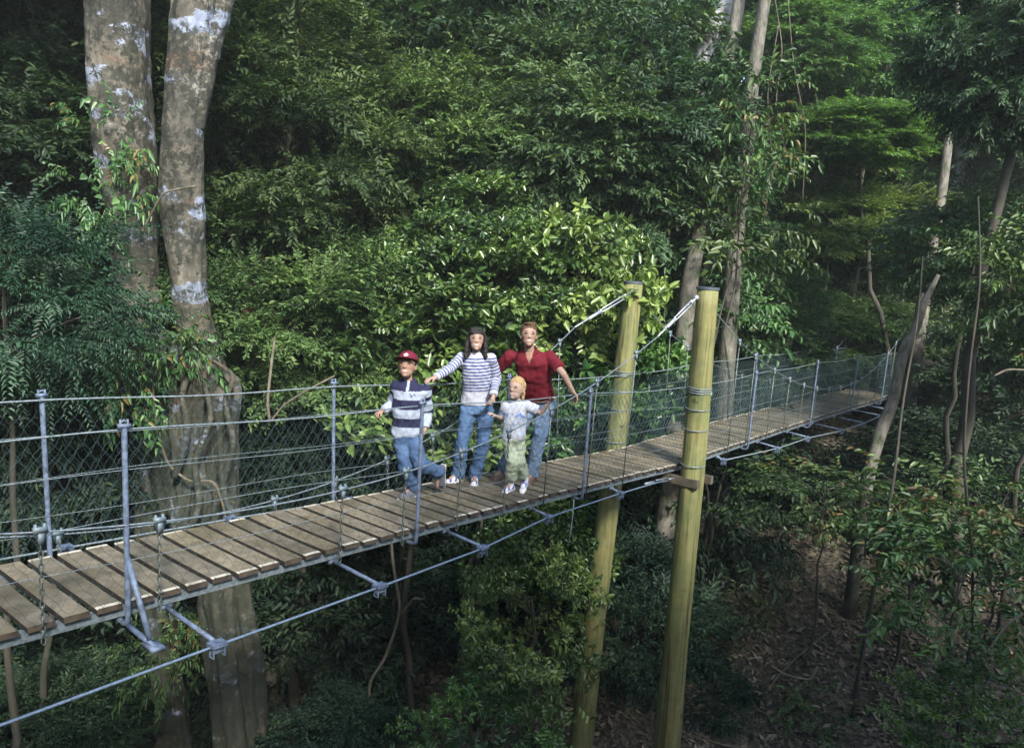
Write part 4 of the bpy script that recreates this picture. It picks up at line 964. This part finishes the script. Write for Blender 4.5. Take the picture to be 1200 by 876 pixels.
for q in range(9):
    x0 = rsx.uniform(212, 268); pts = []
    for y_ in (640, 560, 500, 450, 400): pts.append(W_lerp(x0 + rsx.normal(0, 9), y_))
    P_, r_ = dens(pts, [.05, .07, .075, .06, .03]); mb.tube(P_, r_ * rsx.uniform(.6, 1.1), 10, jit=nrm_jit(q))
tk = mb.build('trunk', BIGBARK, root)
sub = tk.modifiers.new('s', 'SUBSURF'); sub.subdivision_type = 'SIMPLE'; sub.levels = sub.render_levels = 2
dg_ = bpy.context.evaluated_depsgraph_get(); m2_ = bpy.data.meshes.new_from_object(tk.evaluated_get(dg_)); tk.modifiers.clear(); tk.data = m2_
Pq = coords(m2_); Nq = normals(m2_)
fq = np.array([noise.fractal(Vector((p[0] * 2.2, p[1] * 2.2, p[2] * 1.1)), .8, 2.1, 6) for p in Pq]); m2_.vertices.foreach_set('co', (Pq + Nq * (fq * .045)[:, None]).astype(np.float32).ravel()); m2_.update()
me2, cl2, _ = LIB['mid1']
for (cx, cy, cz, sc) in [(-6.5, 11.5, 16.5, .9), (-8.5, 13.5, 18.5, .9)]:
    cr = bpy.data.objects.new('crown', me2); C.objects.link(cr); cr.parent = root; cr.location = Vector((cx, cy, cz)) - root.location; cr.scale = (sc,) * 3
# vines and dead twigs around it
def vine(name, label, pts, r, cat='vine', mat=None, group=None, rads=None):
    P, rr = dens(pts, rads or [r] * len(pts), 6); o = MB().tube(P, rr, 7).build(name, mat or TWIG); tag(o, label, cat, group); return o
vine('vine', 'thin pale vine looping across the base of the twin trunked tree', [(-4.43, 9.20, 8.41), (-4.37, 9.15, 7.67), (-4.21, 9.10, 7.21), (-3.92, 9.05, 7.02), (-3.60, 9.00, 7.08), (-3.48, 9.00, 6.78), (-3.46, 9.10, 6.19)], .017)
vine('vine', 'thin vine crossing diagonally between the two trunks', [(-4.62, 9.40, 10.01), (-4.41, 9.30, 10.32), (-4.26, 9.25, 10.53), (-3.89, 9.30, 10.62)], .014)
for q, pts in enumerate([[(-4.02, 9.00, 6.20), (-3.73, 8.95, 6.79), (-3.83, 8.95, 7.32), (-3.60, 9.00, 7.86), (-3.76, 9.10, 8.36), (-3.65, 9.20, 8.61)], [(-3.33, 9.10, 6.42), (-3.52, 9.00, 7.00), (-3.33, 9.00, 7.55), (-3.47, 9.00, 8.07), (-3.34, 9.05, 8.39), (-3.71, 9.20, 8.56)], [(-4.12, 9.10, 7.05), (-3.89, 9.00, 7.68), (-4.01, 9.05, 8.14), (-3.86, 9.15, 8.56), (-4.00, 9.30, 8.90)]]):
    vine('strangler_root', ['knotted root climbing the middle of the fused trunk base', 'knotted root on the right edge of the fused trunk base', 'knotted root on the left edge of the fused trunk base'][q], pts, .03, 'root', BIGBARK, rads=[.05, .045, .04, .035, .03, .018][:len(pts)])
vine('fallen_branch', 'bare pale branch forking behind the second far rail post', [(-2.91, 9.00, 7.84), (-2.94, 9.00, 8.10), (-2.96, 9.20, 8.49), (-3.01, 9.50, 8.82)], .018, 'branch')
vine('fallen_branch', 'bare curved twig rising to the left behind the second far rail post', [(-2.91, 9.00, 7.84), (-2.75, 9.00, 8.06), (-2.54, 9.00, 8.21), (-2.33, 9.00, 8.34), (-2.18, 9.20, 8.42)], .013, 'branch')
vine('leaning_trunk', 'thick dark reddish trunk leaning right behind the twin trunked tree', [(-4.48, 11.50, 8.07), (-4.29, 11.50, 8.54), (-4.07, 11.60, 9.13), (-3.96, 11.70, 9.65), (-3.91, 11.90, 10.05)], .2, 'tree trunk', BARK_RED, rads=[.27, .22, .16, .08, .04])
for q, (pts, lb) in enumerate([
    ([(-1.60, 10.00, 6.55), (-1.52, 10.00, 5.69), (-1.38, 10.00, 5.00), (-1.58, 10.00, 4.28), (-1.82, 10.00, 3.87), (-1.77, 10.00, 3.35), (-1.94, 10.00, 2.80)], 'crooked bare branch hanging below the footbridge left of the green bush'),
    ([(-1.38, 10.00, 4.94), (-1.20, 9.90, 5.25), (-1.09, 9.90, 5.23)], 'short bare twig stub on the crooked branch below the bridge'),
    ([(6.39, 10.00, 8.74), (6.55, 10.00, 8.84), (6.89, 10.00, 8.84)], 'pale twig poking in at the right edge'),
    ([(3.69, 9.50, 4.73), (3.84, 9.40, 4.67), (4.14, 9.30, 4.66), (4.21, 9.30, 4.87)], 'thin pale twig lying on the dark slope low on the right'),
    ([(6.04, 10.50, 6.15), (5.80, 10.60, 6.48), (5.63, 10.70, 6.70)], 'dark slanting twig over the leaf litter slope'),
    ([(5.18, 7.50, 6.16), (5.39, 7.60, 6.41), (5.63, 7.60, 6.59)], 'pale lichen covered twig above the bottom right bush')]):
    vine('bare_twig', lb, pts, .014 if q else .022, 'twig')

# ------------------------------------------------------------------ named trunks on the right
def stem(name, label, pts, rads, mat, crown=None, cc=None, cs=1., group=None):
    P, rr = dens(pts, rads, 5)
    gz_ = float(g(P[0][0], P[0][1])); root = empty(name, (P[0][0], P[0][1], gz_)); tag(root, label, 'tree', group)
    if P[0][2] > gz_: P = np.concatenate([[[P[0][0], P[0][1], gz_ - .1]], P]); rr = np.concatenate([[rr[0] * 1.2], rr])
    MB().tube(P, rr, 14, jit=bark_jit(len(label), .08)).build('trunk', mat, root)
    if crown:
        cr = bpy.data.objects.new('crown', LIB[crown][0]); C.objects.link(cr); cr.parent = root; cr.location = Vector(cc) - root.location; cr.scale = (cs,) * 3; cr.rotation_euler = (0, 0, len(label) * .7)
    return root
stem('forest_tree', 'tall trunk hung with thin vines right of the support poles', [(4.13, 14.20, 5.95), (4.00, 14.20, 8.60), (3.98, 14.20, 10.49), (3.98, 14.20, 12.01), (4.02, 14.20, 13.49), (4.09, 14.20, 14.63), (4.12, 14.20, 16.29)], [0.186, 0.161, 0.149, 0.130, 0.118, 0.105, 0.087], BARK_PALE)
stem('forest_tree', 'pale bare limb tree leaning right at the top behind the poles', [(3.58, 14.80, 8.17), (3.72, 14.80, 10.82), (3.63, 14.80, 12.54), (3.64, 14.80, 13.46), (3.77, 14.80, 14.36), (3.83, 14.80, 15.39), (3.80, 14.80, 16.95)], [0.132, 0.120, 0.114, 0.114, 0.114, 0.102, 0.078], BARK_PALE)
stem('forest_tree', 'short white dead limb slanting at the top centre right', [(3.73, 15.20, 9.67), (3.44, 15.20, 12.12), (3.23, 15.20, 13.76), (3.41, 15.20, 14.23), (3.68, 15.20, 14.80), (3.88, 15.20, 15.38)], [.10, .10, .14, .17, .16, .12], simple('white bark', (.36, .36, .37), .8, 0, 5, (.15, .15, .14), .3))
stem('forest_tree', 'grey mottled trunk just behind the near support pole', [(3.08, 14.00, 5.28), (3.14, 14.00, 7.45), (3.12, 14.00, 8.58), (3.15, 14.00, 9.68), (3.32, 14.00, 10.91), (3.44, 14.30, 12.15)], [0.198, 0.180, 0.171, 0.153, 0.126, 0.072], BARK_PALE)
stem('forest_tree', 'slim crooked pale trunk crossing in front of the far bridge end', [(6.24, 12.80, 5.87), (6.30, 12.80, 6.80), (6.38, 12.80, 7.36), (6.54, 12.80, 7.86), (6.56, 12.80, 8.31), (6.60, 12.80, 8.78), (6.76, 12.80, 9.13), (6.82, 12.80, 9.55), (7.06, 12.90, 10.03)], [.10, .095, .105, .09, .08, .085, .07, .065, .03], BARK_PALE)
stem('forest_tree', 'pale straight trunk at the far end of the footbridge', [(9.80, 18.50, 6.93), (9.81, 18.50, 7.78), (9.84, 18.50, 8.83), (9.87, 18.50, 10.48), (9.95, 18.50, 12.08), (9.90, 18.50, 14.01), (9.69, 18.50, 16.61)], [.20, .19, .16, .13, .11, .09, .06], BARK_PALE)
stem('forest_tree', 'pale trunk leaning beyond the far left rail of the bridge', [(9.63, 21.00, 6.19), (9.96, 21.00, 7.42), (10.05, 21.00, 8.62), (10.18, 21.00, 9.80)], [.22, .22, .2, .12], BARK_PALE)
stem('forest_tree', 'thin bright trunk slanting in the distance at upper right', [(11.85, 24.00, 9.78), (12.02, 24.00, 11.49), (12.21, 24.00, 12.61), (12.35, 24.00, 13.94)], [.12, .13, .12, .1], BARK_PALE)
stem('forest_tree', 'white forked trunk against the bright gap at upper right', [(12.27, 22.00, 9.87), (12.20, 22.00, 11.79), (12.22, 22.00, 12.96), (12.15, 22.00, 14.11), (12.05, 22.00, 16.13)], [.2, .17, .15, .13, .1], simple('white grey bark', (.5, .5, .5), .8, 0, 6, (.3, .3, .3), .3))
stem('forest_tree', 'dark slim trunk rising from the litter slope at right', [(5.63, 11.00, 3.69), (5.68, 11.00, 5.10), (5.73, 11.00, 6.20), (5.78, 11.00, 7.00), (6.01, 11.50, 8.09), (6.24, 11.80, 9.25), (6.29, 12.00, 10.30)], [.035, .03, .026, .022, .018, .013, .008], BARK)
stem('forest_tree', 'thin dark stem with leaf tufts standing at the right', [(6.63, 10.00, 5.12), (6.45, 10.00, 6.37), (6.14, 10.00, 7.56), (6.04, 10.00, 8.84), (6.04, 10.00, 9.96), (5.96, 10.20, 11.06)], [.022, .021, .019, .016, .013, .008], BARK)
for q, (x0, y0, x1, y1, Yd) in enumerate([(905, -20, 930, 120, 15.8), (915, -20, 905, 160, 15.7), (925, 20, 950, 200, 16), (885, 40, 868, 200, 15.7), (940, -20, 925, 90, 16.1)]):
    rs = np.random.RandomState(q); pass
VH = [[(4.13, 14.00, 14.85), (4.41, 13.90, 13.72), (4.35, 13.90, 12.86), (4.69, 14.00, 11.95)], [(4.44, 14.20, 14.93), (4.68, 14.10, 13.50), (5.02, 14.10, 12.50), (5.13, 14.20, 11.17)], [(3.98, 13.90, 14.26), (3.88, 13.80, 13.10), (4.05, 13.80, 12.11), (3.97, 13.90, 11.24)], [(4.25, 13.80, 14.10), (4.16, 13.80, 12.98), (4.36, 13.80, 11.98), (4.37, 13.90, 10.81)]]
for q, p_ in enumerate(VH): vine('hanging_vine', ['vine hanging right beside the tall viny trunk', 'longest vine hanging well right of the viny trunk', 'vine twisting down the left of the viny trunk', 'vine hanging close against the viny trunk'][q], p_, .009, 'vine')
# understory thin stems below the bridge on the left
# ------------------------------------------------------------------ planting
def P_(name, label, cat, key, c_, sc, **k): return plant(name, label, cat, key, c_, sc, **k)
SH, TR = 'shrub', 'tree'
P_('leafy_shrub', 'dark feathery shrub covering the left trunk at the left edge', SH, 'fern1', (-5.40, 8.00, 9.09), (.82, .75, .95), r0=.06)
P_('leafy_shrub', 'dark shrub low at the left behind the first rail post', SH, 'shade2', (-6.05, 9.40, 7.31), (.62, .5, .8), r0=.06)
P_('climbing_plant', 'leafy creeper clinging to the base of the twin trunks above the rail', 'creeper', 'sparse1', (-4.52, 9.10, 8.32), (.6, .4, .9), trunk=False)
P_('climbing_plant', 'leafy creeper on the thinner lower trunk under the deck', 'creeper', 'sparse2', (-4.52, 9.50, 4.52), (.4, .3, .7), trunk=False)
P_('climbing_plant', 'leafy creeper on the left trunk beside the feathery shrub', 'creeper', 'sparse2', (-5.05, 9.40, 10.60), (.4, .3, .8), trunk=False)
P_('climbing_plant', 'small leafy tuft hanging from the cavity between the trunks', 'creeper', 'sparse2', (-4.18, 9.30, 8.73), (.3, .3, .3), trunk=False)
P_('forest_tree', 'dark tree filling the top left corner', TR, 'mid1', (-9.63, 15.00, 13.31), .85, r0=.2)
P_('forest_tree', 'dark tree between the corner tree and the left trunk', TR, 'dark1', (-7.56, 12.50, 10.96), 1.0, r0=.12)
P_('forest_tree', 'fine leaved tree immediately right of the twin trunks', TR, 'fine1', (-3.87, 13.00, 11.61), (1.15, 1.1, 1.25), r0=.13)
P_('forest_tree', 'fine leaved tree high above the fine leaved one, right of twin trunks', TR, 'mid2', (-4.17, 17.00, 14.77), .85, r0=.2)
P_('forest_tree', 'low fine leaved tree behind the rail left of the boy', TR, 'fine2', (-3.49, 12.00, 8.87), (1.0, 1.0, 1.0), r0=.1)
P_('forest_tree', 'fine leaved tree at upper centre left', TR, 'fine2', (-1.78, 14.50, 11.61), (1.1, 1.0, 1.2), r0=.12)
P_('forest_tree', 'dark tree at the top centre', TR, 'mid1', (-0.17, 17.00, 14.28), .9, r0=.22)
P_('forest_tree', 'dark tree behind the bright broad leaved bush', TR, 'dark2', (0.43, 14.50, 11.72), (1.15, 1, 1.1), r0=.14)
P_('forest_tree', 'dark leaved tree above the far support pole', TR, 'dark1', (1.79, 14.80, 11.98), (.9, 1, 1.2), r0=.14)
P_('forest_tree', 'dark tall tree at top left of the viny trunk', TR, 'mid1', (1.87, 18.50, 16.23), .8, r0=.22)
P_('broadleaf_bush', 'bright glossy broad leaved bush directly above the woman and man', SH, 'broad2', (-0.27, 11.60, 9.59), (.75, .7, .72), r0=.07)
P_('broadleaf_bush', 'bright glossy broad leaved bush above the boy', SH, 'broad1', (-1.84, 12.20, 9.42), (.62, .6, .62), r0=.06)
P_('broadleaf_bush', 'highest tuft of the bright broad leaved bushes', SH, 'broad3', (-0.74, 12.40, 10.46), (.62, .6, .5), r0=.06)
P_('broadleaf_bush', 'bright glossy broad leaved bush left of the far support pole', SH, 'broad3', (0.96, 12.20, 9.43), (.85, .8, .85), r0=.08)
P_('broadleaf_bush', 'shaded broad leaved bush behind the boy and woman', SH, 'broad2', (-1.31, 11.60, 7.95), (1.05, 1.0, 1.0), r0=.07)
P_('broadleaf_bush', 'shaded broad leaved bush behind the man and the mesh', SH, 'broad1', (1.37, 13.20, 7.67), (1.0, 1.0, 1.0), r0=.07)
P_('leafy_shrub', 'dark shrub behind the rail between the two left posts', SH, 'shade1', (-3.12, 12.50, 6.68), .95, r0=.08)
P_('leafy_shrub', 'green shrub behind the bridge mesh right of the near pole', SH, 'fine1', (5.34, 17.00, 8.16), (.8, .8, .7), r0=.1)
P_('forest_tree', 'light green leaved tree behind the near support pole', TR, 'ellip1', (3.28, 16.00, 9.62), (1.2, 1.1, 1.3), r0=.1)
P_('forest_tree', 'tree with bluish leaves left of the viny trunk', TR, 'ellip1', (3.10, 16.50, 11.92), (1.1, 1.1, 1.2), r0=.12)
P_('forest_tree', 'small green tree right of the viny trunk above the far bridge', TR, 'fine2', (5.93, 18.00, 9.28), (.6, .7, .6), r0=.14)
P_('forest_tree', 'sunlit tree above the far bridge end', TR, 'fine2', (9.06, 22.00, 9.46), (1.1, 1.1, .9), r0=.14)
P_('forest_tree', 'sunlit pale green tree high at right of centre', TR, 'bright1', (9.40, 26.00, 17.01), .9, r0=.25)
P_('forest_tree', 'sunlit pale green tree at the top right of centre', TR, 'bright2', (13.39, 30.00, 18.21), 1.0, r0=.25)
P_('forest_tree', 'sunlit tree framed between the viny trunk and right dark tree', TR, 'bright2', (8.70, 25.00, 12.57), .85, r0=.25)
P_('young_tree', 'small leafy tree partly hiding the pale trunks at the top right of centre', TR, 'sparse1', (3.69, 13.50, 12.33), (.9, .8, 1.1), r0=.03)
P_('young_tree', 'small leafy tree in front of the viny trunk above the near pole', TR, 'sparse2', (3.72, 13.40, 10.83), (.9, .8, .9), r0=.03)
P_('forest_tree', 'yellow green leaved tree at the top just right of the viny trunk', TR, 'bright2', (6.38, 18.50, 15.16), (.38, .4, .36), r0=.08)
P_('forest_tree', 'yellow green leaved tree at the top left of the dark corner tree', TR, 'bright1', (9.06, 20.00, 15.28), (.42, .4, .45), r0=.08)
P_('forest_tree', 'yellow green leaved tree in the middle of the bright opening', TR, 'bright2', (7.53, 19.00, 11.19), (.40, .4, .34), r0=.08)
P_('forest_tree', 'yellow green leaved tree over the end of the bridge', TR, 'bright1', (9.89, 20.00, 11.35), (.38, .4, .28), r0=.08)
P_('leafy_shrub', 'green bush hiding the bank behind the far bridge rail', SH, 'fine1', (8.83, 20.50, 8.14), (1.1, .8, .7), r0=.05)
P_('leafy_shrub', 'green bush on the bank beyond the end of the bridge', SH, 'ellip1', (11.29, 22.00, 8.35), (1.2, 1.0, 1.0), r0=.05)
P_('forest_tree', 'sunlit tree low in the bright opening beyond the bridge', TR, 'bright1', (7.78, 24.00, 10.36), .8, r0=.2)
P_('forest_tree', 'sunlit tree behind the white forked trunk', TR, 'bright2', (16.30, 29.00, 13.91), .8, r0=.2)
P_('forest_tree', 'green fine leaved tree at the top of the bright opening', TR, 'bright1', (7.16, 21.00, 17.52), (.6, .6, .45), r0=.15)
P_('forest_tree', 'sunlit tree at the right of the bright opening', TR, 'bright1', (13.13, 25.00, 10.09), .75, r0=.2)
P_('forest_tree', 'pale feathery tree above the right hand leafy tree', TR, 'bright1', (10.79, 24.00, 11.82), .6, r0=.2)
P_('forest_tree', 'light layered branches across the bright opening right of centre', TR, 'bright1', (7.49, 18.00, 13.05), (.42, .42, .24), r0=.08, base=(9.6, 18.5))
P_('forest_tree', 'dark shaded tree at the top right', TR, 'dark1', (7.87, 12.50, 13.66), (.74, .7, .95), r0=.14)
P_('leafy_tree', 'oval leaved tree hanging over the far bridge end', TR, 'ellip2', (8.23, 14.00, 10.48), (1.0, .8, .8), r0=.07, base=(8.6, 14.6))
P_('leafy_tree', 'oval leaved tree with brown tips at the right edge', TR, 'ellip2', (8.05, 11.50, 9.89), (.85, .8, .95), r0=.06)
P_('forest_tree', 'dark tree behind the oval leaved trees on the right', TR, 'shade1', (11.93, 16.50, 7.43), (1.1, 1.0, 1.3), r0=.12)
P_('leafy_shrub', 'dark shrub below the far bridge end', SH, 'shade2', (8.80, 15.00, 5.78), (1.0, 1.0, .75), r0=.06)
P_('young_plant', 'sparse leafy sapling on the slope below the far bridge arms', 'sapling', 'sparse1', (5.19, 12.00, 6.38), (.9, .9, .5), r0=.03, limbs=22)
P_('young_plant', 'sparse leafy sapling under the bridge end trunk', 'sapling', 'sparse2', (6.42, 11.40, 6.37), (.8, .8, .7), r0=.03, limbs=22)
P_('young_plant', 'sparse leafy sapling at the right edge, mid height', 'sapling', 'sparse1', (6.84, 10.20, 6.56), (.9, .9, .8), r0=.03, limbs=22)
P_('young_plant', 'sparse leafy sapling right of the leaf litter slope', 'sapling', 'sparse1', (5.78, 9.20, 6.19), (.9, .9, .8), r0=.03, limbs=22)
P_('leafy_shrub', 'glossy green bush below the footbridge left of the far pole', SH, 'bush', (0.41, 9.70, 5.00), (.72, .7, .85), r0=.05)
P_('leafy_shrub', 'glossy green bush low at the bottom centre', SH, 'bush', (-0.19, 8.80, 3.75), (.7, .7, .6), r0=.05)
P_('leafy_shrub', 'small glossy bush just under the deck behind the guy cable', SH, 'broad2', (0.67, 11.20, 5.51), (.6, .6, .6), r0=.05)
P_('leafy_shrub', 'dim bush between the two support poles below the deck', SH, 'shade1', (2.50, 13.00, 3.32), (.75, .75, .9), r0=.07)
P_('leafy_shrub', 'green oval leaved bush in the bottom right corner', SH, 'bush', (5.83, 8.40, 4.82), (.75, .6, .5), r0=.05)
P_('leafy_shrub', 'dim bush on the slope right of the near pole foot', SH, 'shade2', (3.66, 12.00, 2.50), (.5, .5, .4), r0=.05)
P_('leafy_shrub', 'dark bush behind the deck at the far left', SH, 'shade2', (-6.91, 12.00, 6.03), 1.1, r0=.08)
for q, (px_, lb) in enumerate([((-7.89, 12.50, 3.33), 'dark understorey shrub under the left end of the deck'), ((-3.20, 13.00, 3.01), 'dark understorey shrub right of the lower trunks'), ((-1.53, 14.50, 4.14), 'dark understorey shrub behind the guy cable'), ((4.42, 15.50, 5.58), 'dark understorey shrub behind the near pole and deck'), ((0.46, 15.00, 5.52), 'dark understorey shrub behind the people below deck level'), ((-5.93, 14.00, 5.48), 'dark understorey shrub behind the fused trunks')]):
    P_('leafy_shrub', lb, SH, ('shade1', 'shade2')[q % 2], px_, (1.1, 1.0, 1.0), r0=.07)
# unseen trees added behind and beside the camera to shade the low ground
for q, (xx, yy, zz, sc_) in enumerate([(-9, -3, 10.0, 1.0), (-3.6, -4.2, 11.0, .9), (5.4, -2.8, 13.2, .9), (11.2, -2.6, 13.4, .95), (17, -1.5, 13.0, .95), (-12.5, 4, 13.5, 1.1)]):
    P_('forest_tree', ['tree at the left behind the photographer', 'second tree behind the photographer', 'tree just right of and behind the photographer', 'tree further right behind the photographer', 'rightmost tree behind the photographer', 'tree outside the picture at the left end of the bridge'][q], TR, ('mid1', 'mid2')[q % 2], (xx, yy, zz), sc_, r0=.25, group='trees on the near side of the gully')
for q, (xx, yy, zz, sc_) in enumerate([(-7.5, -8.5, 12.8, 1.35), (0, -9, 11.6, 1.4), (7.5, -9, 13.6, 1.45), (15, -8.5, 13.8, 1.45)]):  # unseen back row, added to cut the sun below the bridge
    P_('forest_tree', ['leftmost tall tree of the row well behind the photographer', 'second tall tree of the row well behind the photographer', 'third tall tree of the row well behind the photographer', 'rightmost tall tree of the row well behind the photographer'][q], TR, ('mid2', 'mid1')[q % 2], (xx, yy, zz), sc_, r0=.3, group='trees on the near side of the gully')
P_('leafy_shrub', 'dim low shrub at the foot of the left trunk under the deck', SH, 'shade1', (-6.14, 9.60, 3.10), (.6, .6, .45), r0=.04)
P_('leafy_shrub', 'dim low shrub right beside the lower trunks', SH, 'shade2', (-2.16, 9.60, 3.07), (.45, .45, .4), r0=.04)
# far forest behind
rs = np.random.RandomState(5)
FAR = []
pos_words = ['far left', 'left', 'left of centre', 'centre', 'right of centre', 'right', 'far right', 'extreme right']
for row, (Yd, nx, zoff, key) in enumerate([(22, 7, 6.0, 'mid'), (29, 8, 8.0, 'mid'), (38, 8, 12.0, 'mid'), (24, 6, 3.0, 'mid')]):
    for q in range(nx):
        xx = (q - (nx - 1) / 2) * (Yd * 1.5 / nx) * 1.0 + rs.uniform(-1, 1)
        if row == 1 and 8.0 < xx < 13: continue
        if row == 2 and 12.0 < xx < 17: continue
        if row in (0, 3) and 4.5 < xx < 14: continue
        if row == 1 and 5.5 < xx: zoff = 4.5
        k_ = ('mid1', 'mid2')[(q + row) % 2]
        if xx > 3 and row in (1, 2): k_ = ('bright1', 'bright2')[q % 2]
        gz_ = float(g(xx, Yd)); zc = gz_ + zoff + rs.uniform(-1.2, 1.2); scx = (1.0 + .25 * row) if row < 3 else 1.0
        P_('forest_tree', 'background forest tree behind the nearer foliage, %s of the %s row' % (pos_words[min(q, 7)], ['first', 'second', 'third', 'low'][row]), TR, k_, (xx, Yd + rs.uniform(-1, 1), zc), (scx, scx, scx * rs.uniform(1, 1.3)), r0=.25, group='background forest trees')
for q, (x0, y0, a0, L0) in enumerate([(5.2, 12.2, .4, 1.3), (6.0, 13.4, 2.4, .9), (4.4, 11.4, 1.9, .8), (5.6, 14.2, .1, 1.1), (3.6, 10.8, 2.9, 1.0), (6.4, 12.4, 1.2, .7)]):
    pts = []
    for t in np.linspace(-.5, .5, 5):
        xx, yy = x0 + math.cos(a0) * L0 * t + .05 * math.sin(t * 9 + q), y0 + math.sin(a0) * L0 * t; pts.append((xx, yy, float(g(xx, yy)) + .03 + .03 * math.cos(t * 5)))
    vine('fallen_stick', ['longest dead stick across the middle of the litter slope', 'short dead stick near the top of the litter slope', 'short dead stick low on the left of the litter slope', 'dead stick highest on the litter slope', 'dead stick lowest on the litter slope near the pole', 'shortest dead stick at the right of the litter slope'][q], pts, .018, 'stick', TWIG, 'sticks on the leaf litter slope')
for q, (xx, yy, k_, lb) in enumerate([(4.5, 12.9, 'sparse2', 'small seedling growing on the upper left of the litter slope'), (6.3, 14.6, 'sparse1', 'small seedling growing at the top of the litter slope'), (5.0, 10.9, 'sparse2', 'small seedling low in the middle of the litter slope'), (6.9, 12.4, 'sparse1', 'small seedling at the right of the litter slope')]):
    P_('seedling', lb, 'seedling', k_, (xx, yy, float(g(xx, yy)) + .42), .38, r0=.012, limbs=16)
# litter
rs = np.random.RandomState(9); nL = 110000
x = rs.uniform(-4, 13, nL); y = rs.uniform(6, 20, nL); zz = g(x, y) + rs.uniform(.0, .04, nL)
a = rs.uniform(0, 6.28, nL); ln = np.clip(rs.lognormal(-3.1, .4, nL), .02, .12); tilt = rs.normal(0, .35, (nL, 2))
d = np.stack([np.cos(a), np.sin(a), tilt[:, 0]], -1); s_ = np.stack([-np.sin(a), np.cos(a), tilt[:, 1]], -1); Pc = np.stack([x, y, zz], -1)
V = np.stack([Pc - d * ln[:, None], Pc + s_ * ln[:, None] * .45, Pc + d * ln[:, None], Pc - s_ * ln[:, None] * .45], 1).reshape(-1, 3)
lt = link('leaf_litter', mesh_np('leaf_litter', V, np.arange(nL * 4).reshape(-1, 4), pt_attr={'rnd': np.repeat(np.clip(rs.normal(.5, .25, nL), 0, 1), 4)}), LITTER, smooth=False)
tag(lt, 'brown fallen leaves scattered over the forest floor', 'leaf litter', kind='stuff')

# thin forest air
mb = MB(); mb.box((0, 40, 10), (1, 0, 0), (0, 1, 0), (0, 0, 1), 60, 62, 22)
hm = bpy.data.materials.new('forest air'); hm.use_nodes = True; hn_ = hm.node_tree; hn_.nodes.clear()
pv = hn_.nodes.new('ShaderNodeVolumePrincipled'); pv.inputs['Color'].default_value = (.80, .92, .86, 1); pv.inputs['Density'].default_value = .0015; pv.inputs['Anisotropy'].default_value = .1
mo = hn_.nodes.new('ShaderNodeOutputMaterial'); hn_.links.new(pv.outputs[0], mo.inputs['Volume'])
hz = mb.build('haze', hm, None, False); tag(hz, kind='stuff')
SC.cycles.volume_bounces = 0
